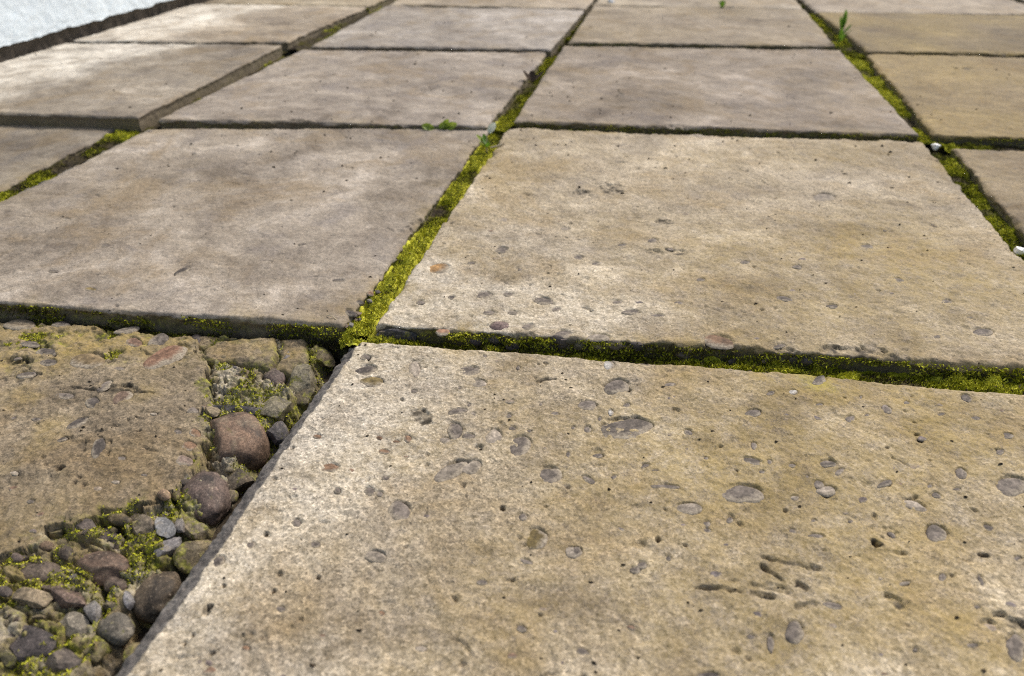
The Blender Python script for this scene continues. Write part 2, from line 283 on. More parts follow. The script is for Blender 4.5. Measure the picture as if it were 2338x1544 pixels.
PEBBLES = {'AR': [(-0.1418,0.5959,0.0055,0.0044,2.06,(0.128,0.108,0.091)),
 (-0.1376,0.5735,0.0104,0.0089,-2.47,(0.072,0.061,0.053)),
 (-0.1286,0.5544,0.0118,0.0079,-0.13,(0.160,0.120,0.050)),
 (-0.0887,0.5393,0.0035,0.0030,-0.41,(0.128,0.108,0.091)),
 (-0.0921,0.5763,0.0136,0.0060,1.71,(0.235,0.200,0.160)),
 (-0.0405,0.5713,0.0108,0.0085,-2.55,(0.128,0.108,0.091)),
 (-0.0299,0.5518,0.0074,0.0070,1.88,(0.235,0.200,0.160)),
 (-0.0262,0.5959,0.0024,0.0023,2.03,(0.128,0.108,0.091)),
 (0.0057,0.5763,0.0034,0.0022,1.56,(0.128,0.108,0.091)),
 (0.0951,0.5465,0.0136,0.0099,-2.54,(0.128,0.108,0.091)),
 (0.0919,0.5805,0.0080,0.0056,1.36,(0.300,0.285,0.260)),
 (0.1433,0.5484,0.0059,0.0034,0.09,(0.128,0.108,0.091)),
 (0.0658,0.5193,0.0092,0.0073,3.11,(0.128,0.108,0.091)),
 (0.1005,0.5188,0.0036,0.0031,0.89,(0.128,0.108,0.091)),
 (0.0855,0.5087,0.0048,0.0026,1.41,(0.300,0.285,0.260)),
 (0.0751,0.5003,0.0033,0.0020,1.41,(0.128,0.108,0.091)),
 (0.0255,0.5217,0.0025,0.0018,1.50,(0.128,0.108,0.091)),
 (-0.0028,0.5033,0.0033,0.0029,1.59,(0.128,0.108,0.091)),
 (-0.0471,0.5097,0.0083,0.0052,-2.86,(0.128,0.108,0.091)),
 (-0.0479,0.4840,0.0120,0.0061,1.81,(0.128,0.108,0.091)),
 (-0.0380,0.5195,0.0029,0.0018,1.65,(0.128,0.108,0.091)),
 (-0.0336,0.5057,0.0033,0.0029,1.78,(0.235,0.200,0.160)),
 (-0.0359,0.4763,0.0054,0.0048,-0.18,(0.128,0.108,0.091)),
 (-0.0553,0.4724,0.0048,0.0043,-0.29,(0.235,0.200,0.160)),
 (-0.0154,0.4752,0.0113,0.0070,1.61,(0.235,0.200,0.160)),
 (0.0063,0.4645,0.0125,0.0102,1.31,(0.128,0.108,0.091)),
 (0.0959,0.4873,0.0232,0.0145,-2.83,(0.128,0.108,0.091)),
 (0.0634,0.4866,0.0045,0.0034,1.37,(0.128,0.108,0.091)),
 (0.1468,0.4806,0.0046,0.0034,1.77,(0.128,0.108,0.091)),
 (0.0452,0.4546,0.0041,0.0019,1.49,(0.128,0.108,0.091)),
 (0.0686,0.4527,0.0047,0.0028,0.06,(0.128,0.108,0.091)),
 (0.1048,0.4417,0.0041,0.0020,-2.55,(0.128,0.108,0.091)),
 (0.1119,0.4358,0.0027,0.0017,0.12,(0.128,0.108,0.091)),
 (0.0789,0.4285,0.0033,0.0021,-2.19,(0.128,0.108,0.091)),
 (-0.0478,0.4343,0.0162,0.0078,-2.32,(0.235,0.200,0.160)),
 (-0.0314,0.4391,0.0089,0.0071,-2.16,(0.235,0.200,0.160)),
 (0.0298,0.4304,0.0111,0.0086,1.46,(0.128,0.108,0.091)),
 (0.0591,0.4251,0.0064,0.0031,2.33,(0.128,0.108,0.091)),
 (0.1167,0.4173,0.0109,0.0028,3.08,(0.128,0.108,0.091)),
 (-0.0978,0.4267,0.0036,0.0030,2.16,(0.128,0.108,0.091)),
 (-0.1077,0.4122,0.0048,0.0041,-0.63,(0.128,0.108,0.091)),
 (-0.0995,0.4092,0.0031,0.0026,2.33,(0.128,0.108,0.091)),
 (-0.0829,0.3921,0.0108,0.0085,1.93,(0.128,0.108,0.091)),
 (0.0081,0.3872,0.0037,0.0037,0.52,(0.128,0.108,0.091)),
 (0.0169,0.3672,0.0098,0.0086,1.45,(0.160,0.120,0.050)),
 (0.1304,0.3951,0.0096,0.0064,0.17,(0.235,0.200,0.160)),
 (0.1404,0.3809,0.0036,0.0029,0.80,(0.128,0.108,0.091)),
 (0.1390,0.3747,0.0032,0.0026,0.72,(0.128,0.108,0.091)),
 (0.1579,0.3847,0.0034,0.0026,0.75,(0.128,0.108,0.091)),
 (-0.0949,0.3496,0.0065,0.0047,-0.18,(0.235,0.200,0.160)),
 (0.0448,0.3556,0.0046,0.0040,1.28,(0.128,0.108,0.091)),
 (0.0093,0.3467,0.0053,0.0021,2.68,(0.128,0.108,0.091)),
 (0.0877,0.3430,0.0040,0.0031,0.25,(0.128,0.108,0.091)),
 (0.1073,0.3496,0.0023,0.0019,0.72,(0.128,0.108,0.091)),
 (-0.1100,0.4752,0.0031,0.0025,1.98,(0.170,0.105,0.065)),
 (-0.0954,0.4713,0.0031,0.0021,-0.12,(0.170,0.105,0.065)),
 (-0.0864,0.4748,0.0044,0.0033,1.85,(0.170,0.105,0.065)),
 (-0.1038,0.4587,0.0045,0.0033,-0.18,(0.170,0.105,0.065)),
 (0.0001,0.4857,0.0031,0.0027,0.00,(0.128,0.108,0.091)),
 (0.0143,0.4822,0.0026,0.0020,0.03,(0.128,0.108,0.091)),
 (0.0516,0.4880,0.0023,0.0020,1.26,(0.128,0.108,0.091)),
 (-0.0477,0.5439,0.0021,0.0018,1.84,(0.128,0.108,0.091)),
 (0.0368,0.5064,0.0038,0.0028,0.06,(0.128,0.108,0.091)),
 (0.2823,0.5559,0.0106,0.0049,-2.44,(0.128,0.108,0.091)),
 (0.2074,0.5065,0.0079,0.0053,0.24,(0.128,0.108,0.091)),
 (0.3257,0.5131,0.0069,0.0043,1.05,(0.128,0.108,0.091)),
 (0.4051,0.5310,0.0061,0.0048,1.07,(0.128,0.108,0.091)),
 (0.2886,0.4990,0.0061,0.0037,0.93,(0.128,0.108,0.091)),
 (0.3488,0.5247,0.0033,0.0022,0.59,(0.128,0.108,0.091)),
 (0.3973,0.5011,0.0043,0.0029,3.07,(0.128,0.108,0.091)),
 (0.2519,0.5369,0.0049,0.0036,0.67,(0.300,0.285,0.260)),
 (0.3048,0.5038,0.0028,0.0019,0.58,(0.128,0.108,0.091)),
 (0.3101,0.5302,0.0032,0.0014,1.09,(0.128,0.108,0.091)),
 (0.3707,0.5071,0.0045,0.0016,-2.79,(0.128,0.108,0.091)),
 (0.2700,0.5204,0.0039,0.0019,0.12,(0.128,0.108,0.091)),
 (0.2311,0.5354,0.0055,0.0023,-2.53,(0.128,0.108,0.091)),
 (0.1969,0.4638,0.0056,0.0025,1.24,(0.128,0.108,0.091)),
 (0.1898,0.4449,0.0089,0.0044,2.83,(0.128,0.108,0.091)),
 (0.2035,0.4438,0.0034,0.0020,1.12,(0.128,0.108,0.091)),
 (0.2202,0.4399,0.0030,0.0026,-2.96,(0.128,0.108,0.091)),
 (0.2489,0.4422,0.0069,0.0043,0.27,(0.128,0.108,0.091)),
 (0.2547,0.4325,0.0062,0.0023,-2.41,(0.128,0.108,0.091)),
 (0.1942,0.4327,0.0029,0.0021,0.37,(0.128,0.108,0.091)),
 (0.2274,0.4265,0.0026,0.0015,1.06,(0.128,0.108,0.091)),
 (0.2339,0.4190,0.0054,0.0037,0.84,(0.128,0.108,0.091)),
 (0.2376,0.4126,0.0072,0.0057,-3.05,(0.235,0.200,0.160)),
 (0.2854,0.4207,0.0074,0.0028,-2.71,(0.128,0.108,0.091)),
 (0.3497,0.4325,0.0070,0.0044,1.06,(0.128,0.108,0.091)),
 (0.3185,0.4183,0.0032,0.0019,0.73,(0.128,0.108,0.091)),
 (0.3193,0.4091,0.0034,0.0033,0.47,(0.128,0.108,0.091)),
 (0.3372,0.4147,0.0032,0.0016,0.20,(0.128,0.108,0.091)),
 (0.3806,0.4179,0.0151,0.0093,0.65,(0.128,0.108,0.091)),
 (0.2981,0.3983,0.0082,0.0058,2.61,(0.235,0.200,0.160)),
 (0.1736,0.4099,0.0160,0.0105,0.21,(0.128,0.108,0.091)),
 (0.1307,0.3953,0.0085,0.0057,3.03,(0.235,0.200,0.160)),
 (0.3011,0.3713,0.0092,0.0071,0.79,(0.128,0.108,0.091)),
 (0.3412,0.3769,0.0037,0.0034,2.26,(0.128,0.108,0.091)),
 (0.2182,0.3839,0.0024,0.0016,0.34,(0.128,0.108,0.091)),
 (0.2447,0.3826,0.0024,0.0016,0.64,(0.128,0.108,0.091)),
 (0.2149,0.3682,0.0061,0.0023,3.07,(0.128,0.108,0.091)),
 (0.2693,0.3704,0.0031,0.0027,1.56,(0.128,0.108,0.091)),
 (0.2864,0.3324,0.0043,0.0024,0.84,(0.128,0.108,0.091)),
 (0.3102,0.3292,0.0054,0.0018,1.25,(0.128,0.108,0.091)),
 (0.3449,0.3478,0.0039,0.0023,0.50,(0.128,0.108,0.091)),
 (0.1748,0.2910,0.0088,0.0058,1.11,(0.128,0.108,0.091)),
 (0.1580,0.2834,0.0068,0.0021,1.26,(0.128,0.108,0.091)),
 (0.2790,0.2807,0.0040,0.0018,0.15,(0.128,0.108,0.091)),
 (0.2577,0.3268,0.0054,0.0016,-2.73,(0.235,0.200,0.160)),
 (0.2967,0.3086,0.0024,0.0013,0.23,(0.128,0.108,0.091)),
 (0.2432,0.2780,0.0018,0.0011,0.34,(0.128,0.108,0.091)),
 (0.2052,0.3109,0.0063,0.0033,2.86,(0.128,0.108,0.091)),
 (0.3045,0.2793,0.0115,0.0052,0.98,(0.128,0.108,0.091)),
 (0.4107,0.4769,0.0060,0.0035,0.64,(0.128,0.108,0.091)),
 (0.3927,0.4561,0.0049,0.0027,0.72,(0.128,0.108,0.091)),
 (0.2115,0.4054,0.0034,0.0025,0.67,(0.235,0.200,0.160)),
 (0.2001,0.3741,0.0032,0.0023,0.59,(0.128,0.108,0.091)),
 (0.1548,0.4491,0.0025,0.0018,1.08,(0.128,0.108,0.091)),
 (0.1473,0.2882,0.0028,0.0017,3.05,(0.128,0.108,0.091)),
 (0.1148,0.2618,0.0069,0.0025,0.03,(0.072,0.061,0.053)),
 (-0.1559,0.3815,0.0043,0.0034,2.40,(0.128,0.108,0.091)),
 (-0.1378,0.3610,0.0041,0.0031,-0.31,(0.128,0.108,0.091)),
 (-0.1823,0.3606,0.0036,0.0032,-1.67,(0.128,0.108,0.091)),
 (-0.2003,0.3460,0.0056,0.0046,-1.70,(0.072,0.061,0.053)),
 (-0.1434,0.4383,0.0074,0.0057,-3.05,(0.170,0.105,0.065)),
 (-0.0924,0.3482,0.0067,0.0052,-0.25,(0.235,0.200,0.160)),
 (-0.1607,0.4748,0.0039,0.0031,-0.55,(0.170,0.105,0.065)),
 (0.0426,0.3548,0.0061,0.0054,0.26,(0.235,0.200,0.160)),
 (-0.1323,0.4136,0.0032,0.0026,-0.58,(0.128,0.108,0.091)),
 (0.0828,0.3389,0.0042,0.0029,0.14,(0.128,0.108,0.091)),
 (0.0424,0.2762,0.0042,0.0027,2.97,(0.128,0.108,0.091)),
 (-0.0554,0.2792,0.0040,0.0027,-0.09,(0.235,0.200,0.160)),
 (0.0057,0.2914,0.0035,0.0025,0.01,(0.128,0.108,0.091)),
 (-0.0829,0.3042,0.0028,0.0022,-0.27,(0.170,0.105,0.065)),
 (-0.1475,0.3074,0.0032,0.0022,-0.28,(0.128,0.108,0.091)),
 (-0.1613,0.2792,0.0028,0.0020,-0.36,(0.170,0.105,0.065)),
 (-0.0199,0.3280,0.0035,0.0028,-0.07,(0.128,0.108,0.091))],
 'BR': [(-0.0127,0.8171,0.0097,0.0085,1.62,(0.128,0.108,0.091)),
 (-0.0858,0.7719,0.0137,0.0128,1.04,(0.260,0.150,0.060)),
 (-0.0305,0.7094,0.0096,0.0074,-2.54,(0.128,0.108,0.091)),
 (0.0334,0.6969,0.0105,0.0085,2.78,(0.128,0.108,0.091)),
 (-0.0247,0.6718,0.0064,0.0054,-0.07,(0.128,0.108,0.091)),
 (0.0005,0.6718,0.0055,0.0045,0.00,(0.235,0.200,0.160)),
 (0.1242,0.6718,0.0101,0.0054,0.05,(0.128,0.108,0.091)),
 (0.1505,0.6646,0.0073,0.0044,0.10,(0.128,0.108,0.091)),
 (0.2928,0.6988,0.0089,0.0061,2.75,(0.128,0.108,0.091)),
 (0.4380,0.9901,0.0200,0.0141,0.62,(0.235,0.200,0.160)),
 (0.1752,0.8483,0.0070,0.0060,0.68,(0.128,0.108,0.091)),
 (-0.0484,0.7854,0.0047,0.0045,-0.61,(0.128,0.108,0.091)),
 (0.0787,0.7993,0.0064,0.0058,0.39,(0.128,0.108,0.091)),
 (-0.0043,0.7114,0.0057,0.0049,-0.01,(0.128,0.108,0.091)),
 (0.0466,0.6782,0.0056,0.0046,0.11,(0.128,0.108,0.091)),
 (0.1128,0.6921,0.0057,0.0046,0.25,(0.128,0.108,0.091)),
 (0.4722,0.6329,0.0112,0.0078,-2.73,(0.128,0.108,0.091)),
 (0.4217,0.6238,0.0045,0.0028,0.48,(0.128,0.108,0.091)),
 (0.2601,0.6063,0.0069,0.0034,-2.73,(0.128,0.108,0.091)),
 (0.2124,0.7418,0.0052,0.0040,0.39,(0.128,0.108,0.091)),
 (0.2732,0.7854,0.0064,0.0044,0.26,(0.128,0.108,0.091)),
 (0.3389,0.6828,0.0060,0.0050,2.85,(0.128,0.108,0.091)),
 (0.4342,0.7418,0.0063,0.0057,3.04,(0.128,0.108,0.091)),
 (0.4365,0.8331,0.0084,0.0064,-3.03,(0.128,0.108,0.091)),
 (0.4640,0.6921,0.0069,0.0042,0.41,(0.128,0.108,0.091)),
 (0.0983,0.7854,0.0048,0.0044,0.68,(0.128,0.108,0.091)),
 (-0.0657,0.7016,0.0049,0.0042,1.86,(0.072,0.061,0.053)),
 (-0.0979,0.6921,0.0050,0.0045,2.35,(0.128,0.108,0.091)),
 (0.0160,0.6429,0.0075,0.0056,-2.60,(0.128,0.108,0.091)),
 (0.0507,0.6287,0.0088,0.0074,0.14,(0.128,0.108,0.091)),
 (-0.0699,0.6345,0.0072,0.0065,-0.45,(0.240,0.140,0.090)),
 (0.0851,0.6238,0.0115,0.0071,-2.94,(0.235,0.200,0.160)),
 (0.2023,0.6142,0.0141,0.0132,2.66,(0.170,0.105,0.065)),
 (-0.0110,0.9134,0.0058,0.0057,-0.54,(0.235,0.200,0.160)),
 (0.0683,0.8854,0.0062,0.0054,0.20,(0.235,0.200,0.160)),
 (0.1351,0.8331,0.0056,0.0048,0.47,(0.128,0.108,0.091)),
 (0.1784,0.6921,0.0053,0.0037,0.20,(0.128,0.108,0.091)),
 (0.3313,0.7742,0.0059,0.0046,-3.11,(0.128,0.108,0.091))],
 'BL': [(-0.3818,0.7684,0.0126,0.0059,-1.96,(0.072,0.061,0.053)),
 (-0.4665,0.7231,0.0075,0.0045,-0.37,(0.160,0.120,0.050)),
 (-0.6379,1.2986,0.0103,0.0068,-0.46,(0.128,0.108,0.091)),
 (-0.1972,0.7437,0.0070,0.0041,-0.11,(0.072,0.061,0.053)),
 (-0.3784,0.8876,0.0060,0.0039,-0.29,(0.235,0.200,0.160)),
 (-0.2883,0.7874,0.0064,0.0044,-0.27,(0.235,0.200,0.160)),
 (-0.5012,0.8352,0.0068,0.0043,-0.49,(0.128,0.108,0.091)),
 (-0.2584,0.8352,0.0050,0.0036,-0.29,(0.128,0.108,0.091)),
 (-0.4026,1.0802,0.0067,0.0050,-0.62,(0.128,0.108,0.091)),
 (-0.1858,1.0437,0.0056,0.0049,2.28,(0.235,0.200,0.160)),
 (-0.5905,0.9157,0.0074,0.0045,-0.66,(0.235,0.200,0.160)),
 (-0.5295,0.7651,0.0068,0.0039,-0.36,(0.128,0.108,0.091)),
 (-0.1638,0.6939,0.0050,0.0040,2.13,(0.072,0.061,0.053)),
 (-0.1555,0.7151,0.0052,0.0041,2.07,(0.170,0.105,0.065)),
 (-0.1690,0.6708,0.0089,0.0045,2.29,(0.072,0.061,0.053))],
 'AL': [(-0.3438,0.6133,0.0257,0.0145,-2.08,(0.200,0.115,0.075)),
 (-0.4186,0.6061,0.0188,0.0139,2.79,(0.150,0.110,0.060)),
 (-0.3642,0.6465,0.0138,0.0090,1.82,(0.128,0.108,0.091)),
 (-0.3867,0.6388,0.0111,0.0072,2.43,(0.160,0.100,0.070)),
 (-0.4095,0.5464,0.0098,0.0051,-0.22,(0.128,0.108,0.091)),
 (-0.3797,0.5367,0.0102,0.0058,2.30,(0.072,0.061,0.053)),
 (-0.3561,0.5446,0.0115,0.0079,-1.58,(0.160,0.110,0.080)),
 (-0.3779,0.5067,0.0094,0.0066,-2.09,(0.072,0.061,0.053)),
 (-0.3454,0.4751,0.0146,0.0052,1.91,(0.072,0.061,0.053)),
 (-0.2716,0.4782,0.0077,0.0056,2.35,(0.170,0.105,0.065)),
 (-0.2731,0.4963,0.0071,0.0044,2.17,(0.170,0.105,0.065)),
 (-0.2687,0.4597,0.0094,0.0057,2.38,(0.200,0.150,0.120)),
 (-0.3205,0.4618,0.0042,0.0025,-0.28,(0.128,0.108,0.091)),
 (-0.3791,0.5612,0.0086,0.0056,-1.67,(0.128,0.108,0.091)),
 (-0.4659,0.6198,0.0117,0.0071,-0.56,(0.072,0.061,0.053)),
 (-0.4923,0.6374,0.0107,0.0058,-0.29,(0.128,0.108,0.091)),
 (-0.4535,0.6007,0.0085,0.0069,2.85,(0.072,0.061,0.053)),
 (-0.4634,0.5805,0.0083,0.0061,-3.10,(0.128,0.108,0.091)),
 (-0.3778,0.5885,0.0054,0.0030,-0.24,(0.128,0.108,0.091)),
 (-0.5243,0.6774,0.0211,0.0102,-0.20,(0.220,0.175,0.120)),
 (-0.4798,0.6749,0.0098,0.0061,3.09,(0.128,0.108,0.091)),
 (-0.4034,0.6629,0.0114,0.0073,-2.85,(0.235,0.200,0.160)),
 (-0.2869,0.5286,0.0056,0.0049,2.63,(0.128,0.108,0.091)),
 (-0.2877,0.4969,0.0046,0.0031,2.40,(0.128,0.108,0.091)),
 (-0.3975,0.4433,0.0041,0.0021,-0.23,(0.235,0.200,0.160)),
 (-0.3801,0.4843,0.0038,0.0029,-2.45,(0.072,0.061,0.053)),
 (-0.3668,0.4116,0.0035,0.0019,-0.25,(0.128,0.108,0.091)),
 (-0.2942,0.4433,0.0032,0.0018,-0.23,(0.128,0.108,0.091)),
 (-0.3134,0.4351,0.0036,0.0020,-0.25,(0.235,0.200,0.160)),
 (-0.4180,0.5133,0.0046,0.0025,-0.27,(0.128,0.108,0.091)),
 (-0.3177,0.5200,0.0035,0.0020,-0.20,(0.235,0.200,0.160))]}
FRACTURE = [(-0.3480,0.6898),(-0.3285,0.6465),(-0.3099,0.6198),(-0.3034,0.5946),(-0.2904,0.5708),(-0.2735,0.5428),(-0.2800,0.5286),(-0.2680,0.5100),(-0.2580,0.4721),(-0.2552,0.4531),(-0.2649,0.4392),(-0.2636,0.4245),(-0.2757,0.4167),(-0.2870,0.4086),(-0.3125,0.4012),(-0.3224,0.3956),(-0.3409,0.3885),(-0.3444,0.3769),(-0.3531,0.3646),(-0.3665,0.3529)]
COBBLES = [('cobble',-0.2425,0.4990,-0.0284,0.0312,0.0255,0.0184,2.08,(0.150,0.098,0.066),0.10,'flatback'),
 ('cobble',-0.2439,0.4310,-0.0264,0.0270,0.0200,0.0144,2.07,(0.120,0.086,0.070),0.12,'egg'),
 ('cobble',-0.3014,0.3865,-0.0253,0.0156,0.0102,0.0073,2.68,(0.075,0.058,0.048),0.12,'egg'),
 ('cobble',-0.2895,0.3574,-0.0210,0.0202,0.0125,0.0090,2.88,(0.145,0.095,0.066),0.08,'tri'),
 ('cobble',-0.3336,0.3528,-0.0246,0.0216,0.0120,0.0086,2.99,(0.105,0.080,0.060),0.20,'egg'),
 ('cobble',-0.2720,0.3449,-0.0245,0.0114,0.0076,0.0055,2.81,(0.090,0.066,0.050),0.20,'ang'),
 ('cobble',-0.2445,0.3387,-0.0269,0.0187,0.0165,0.0119,-1.60,(0.095,0.070,0.045),0.15,'egg'),
 ('cobble',-0.2597,0.3100,-0.0243,0.0136,0.0101,0.0073,2.53,(0.130,0.115,0.090),0.45,'egg'),
 ('stone',-0.3062,0.2935,-0.0183,0.0159,0.0097,0.0043,2.78,(0.085,0.070,0.065),0.25,'box'),
 ('stone',-0.3049,0.3332,-0.0216,0.0223,0.0092,0.0066,2.71,(0.130,0.090,0.070),0.30,'ang'),
 ('rubble_lump',-0.2678,0.5937,-0.0298,0.0346,0.0220,0.0158,2.75,(0.240,0.185,0.120),0.35,'ang'),
 ('flint',-0.2300,0.5895,-0.0217,0.0142,0.0106,0.0077,1.94,(0.165,0.120,0.100),0.15,'egg'),
 ('flint',-0.2054,0.5908,-0.0231,0.0173,0.0141,0.0101,-1.36,(0.260,0.225,0.150),0.50,'ang'),
 ('flint',-0.2493,0.5384,-0.0227,0.0319,0.0168,0.0117,3.13,(0.120,0.108,0.106),0.10,'flint'),
 ('flint',-0.2151,0.5391,-0.0200,0.0159,0.0125,0.0090,1.96,(0.260,0.225,0.150),0.50,'ang'),
 ('rubble_lump',-0.2719,0.5312,-0.0171,0.0110,0.0057,0.0041,2.49,(0.280,0.220,0.140),0.40,'ang'),
 ('pebble',-0.2693,0.4209,-0.0121,0.0069,0.0043,0.0031,2.37,(0.300,0.205,0.130),0.10,'egg'),
 ('flint',-0.2570,0.3902,-0.0146,0.0104,0.0059,0.0026,2.06,(0.240,0.240,0.240),0.12,'box'),
 ('flint',-0.2478,0.3934,-0.0170,0.0101,0.0042,0.0030,2.07,(0.270,0.240,0.215),0.20,'ang'),
 ('flint',-0.2512,0.3763,-0.0203,0.0097,0.0087,0.0063,2.00,(0.220,0.205,0.200),0.25,'ang'),
 ('rubble_lump',-0.2316,0.3727,-0.0226,0.0141,0.0119,0.0086,2.06,(0.200,0.155,0.085),0.60,'ang'),
 ('rubble_lump',-0.2371,0.3928,-0.0206,0.0138,0.0078,0.0056,2.54,(0.300,0.240,0.150),0.60,'ang'),
 ('rubble_lump',-0.2716,0.3747,-0.0274,0.0219,0.0089,0.0064,1.89,(0.130,0.110,0.030),0.90,'ang'),
 ('pebble',-0.2949,0.3990,-0.0158,0.0112,0.0052,0.0038,2.76,(0.135,0.100,0.050),0.35,'egg'),
 ('stone',-0.3193,0.3919,-0.0154,0.0123,0.0061,0.0044,2.73,(0.145,0.115,0.095),0.20,'ang'),
 ('pebble',-0.3227,0.3712,-0.0197,0.0099,0.0051,0.0037,2.29,(0.100,0.075,0.055),0.45,'egg'),
 ('pebble',-0.3381,0.3743,-0.0168,0.0074,0.0040,0.0028,-0.42,(0.140,0.095,0.060),0.50,'egg'),
 ('rubble_lump',-0.2258,0.4529,-0.0272,0.0128,0.0135,0.0092,1.77,(0.135,0.105,0.070),0.45,'ang'),
 ('cobble',-0.2091,0.5126,-0.0262,0.0130,0.0086,0.0062,2.03,(0.100,0.088,0.086),0.20,'ang'),
 ('stone',-0.3222,0.3269,-0.0154,0.0118,0.0076,0.0034,3.03,(0.250,0.195,0.125),0.25,'box'),
 ('flint',-0.2788,0.3203,-0.0192,0.0094,0.0059,0.0042,2.19,(0.210,0.195,0.180),0.25,'ang'),
 ('rubble_lump',-0.2873,0.3099,-0.0233,0.0116,0.0101,0.0073,-2.89,(0.240,0.210,0.160),0.35,'ang'),
 ('stone',-0.2798,0.2816,-0.0211,0.0111,0.0099,0.0071,2.44,(0.105,0.085,0.070),0.25,'ang'),
 ('rubble_lump',-0.1961,0.6334,-0.0274,0.0190,0.0144,0.0104,1.89,(0.200,0.155,0.085),0.60,'ang'),
 ('rubble_lump',-0.1995,0.5761,-0.0333,0.0163,0.0129,0.0093,-1.30,(0.130,0.105,0.060),0.60,'ang'),
 ('pebble',-0.3271,0.6492,-0.0171,0.0109,0.0071,0.0051,1.95,(0.120,0.095,0.085),0.15,'egg'),
 ('pebble',-0.3052,0.6107,-0.0178,0.0081,0.0053,0.0038,2.00,(0.170,0.130,0.070),0.45,'egg'),
 ('pebble',-0.3017,0.6018,-0.0194,0.0062,0.0048,0.0034,2.05,(0.220,0.180,0.070),0.70,'egg'),
 ('stone',-0.2899,0.6156,-0.0168,0.0105,0.0053,0.0038,2.41,(0.230,0.180,0.100),0.55,'ang'),
 ('stone',-0.2211,0.6145,-0.0213,0.0148,0.0129,0.0093,-1.49,(0.200,0.180,0.170),0.15,'ang'),
 ('pebble',-0.2418,0.6056,-0.0172,0.0079,0.0058,0.0042,1.94,(0.140,0.110,0.090),0.35,'egg'),
 ('flint',-0.2590,0.3299,-0.0200,0.0081,0.0041,0.0030,2.22,(0.200,0.190,0.190),0.30,'ang'),
 ('stone',-0.2688,0.3255,-0.0218,0.0053,0.0059,0.0038,-1.76,(0.170,0.140,0.080),0.50,'ang'),
 ('pebble',-0.2628,0.4251,-0.0167,0.0056,0.0037,0.0027,2.10,(0.160,0.120,0.060),0.60,'egg'),
 ('stone',-0.3260,0.3131,-0.0165,0.0083,0.0035,0.0025,2.75,(0.100,0.075,0.060),0.40,'ang'),
 ('rubble_lump',-0.2770,0.3966,-0.0196,0.0163,0.0078,0.0056,2.49,(0.250,0.200,0.140),0.35,'ang'),
 ('rubble_lump',-0.3395,0.3900,-0.0202,0.0091,0.0072,0.0052,2.68,(0.200,0.165,0.090),0.60,'ang'),
 ('rubble_lump',-0.2674,0.2955,-0.0266,0.0100,0.0078,0.0056,2.57,(0.200,0.165,0.080),0.70,'ang'),
 ('rubble_lump',-0.2949,0.2815,-0.0209,0.0110,0.0055,0.0039,-0.27,(0.260,0.220,0.140),0.50,'ang'),
 ('rubble_lump',-0.2443,0.2974,-0.0294,0.0077,0.0075,0.0054,1.84,(0.150,0.120,0.060),0.60,'ang'),
 ('pebble',-0.3497,0.3602,-0.0133,0.0059,0.0032,0.0023,-0.59,(0.120,0.090,0.075),0.30,'egg'),
 ('pebble',-0.3426,0.3324,-0.0145,0.0065,0.0035,0.0025,-0.58,(0.110,0.085,0.070),0.35,'egg'),
 ('stone',-0.3151,0.2868,-0.0190,0.0080,0.0042,0.0030,2.41,(0.150,0.130,0.070),0.60,'ang'),
 ('pebble',-0.2253,0.4354,-0.0281,0.0079,0.0057,0.0041,2.05,(0.140,0.110,0.070),0.40,'egg')]
CHUNKS = [[(-0.3030,0.6435),(-0.2690,0.6490),(-0.2443,0.6490),(-0.2345,0.6213),(-0.2342,0.5940),(-0.2569,0.6001),(-0.2804,0.6076),(-0.2896,0.6034),(-0.3055,0.6118),(-0.3128,0.6274)],
 [(-0.2412,0.6486),(-0.2144,0.6481),(-0.2045,0.6213),(-0.2034,0.6064),(-0.2154,0.5887),(-0.2315,0.5927),(-0.2315,0.6191)],
 [(-0.3322,0.6527),(-0.3136,0.6565),(-0.2878,0.6537),(-0.3061,0.6453),(-0.3155,0.6323),(-0.3243,0.6390)]]
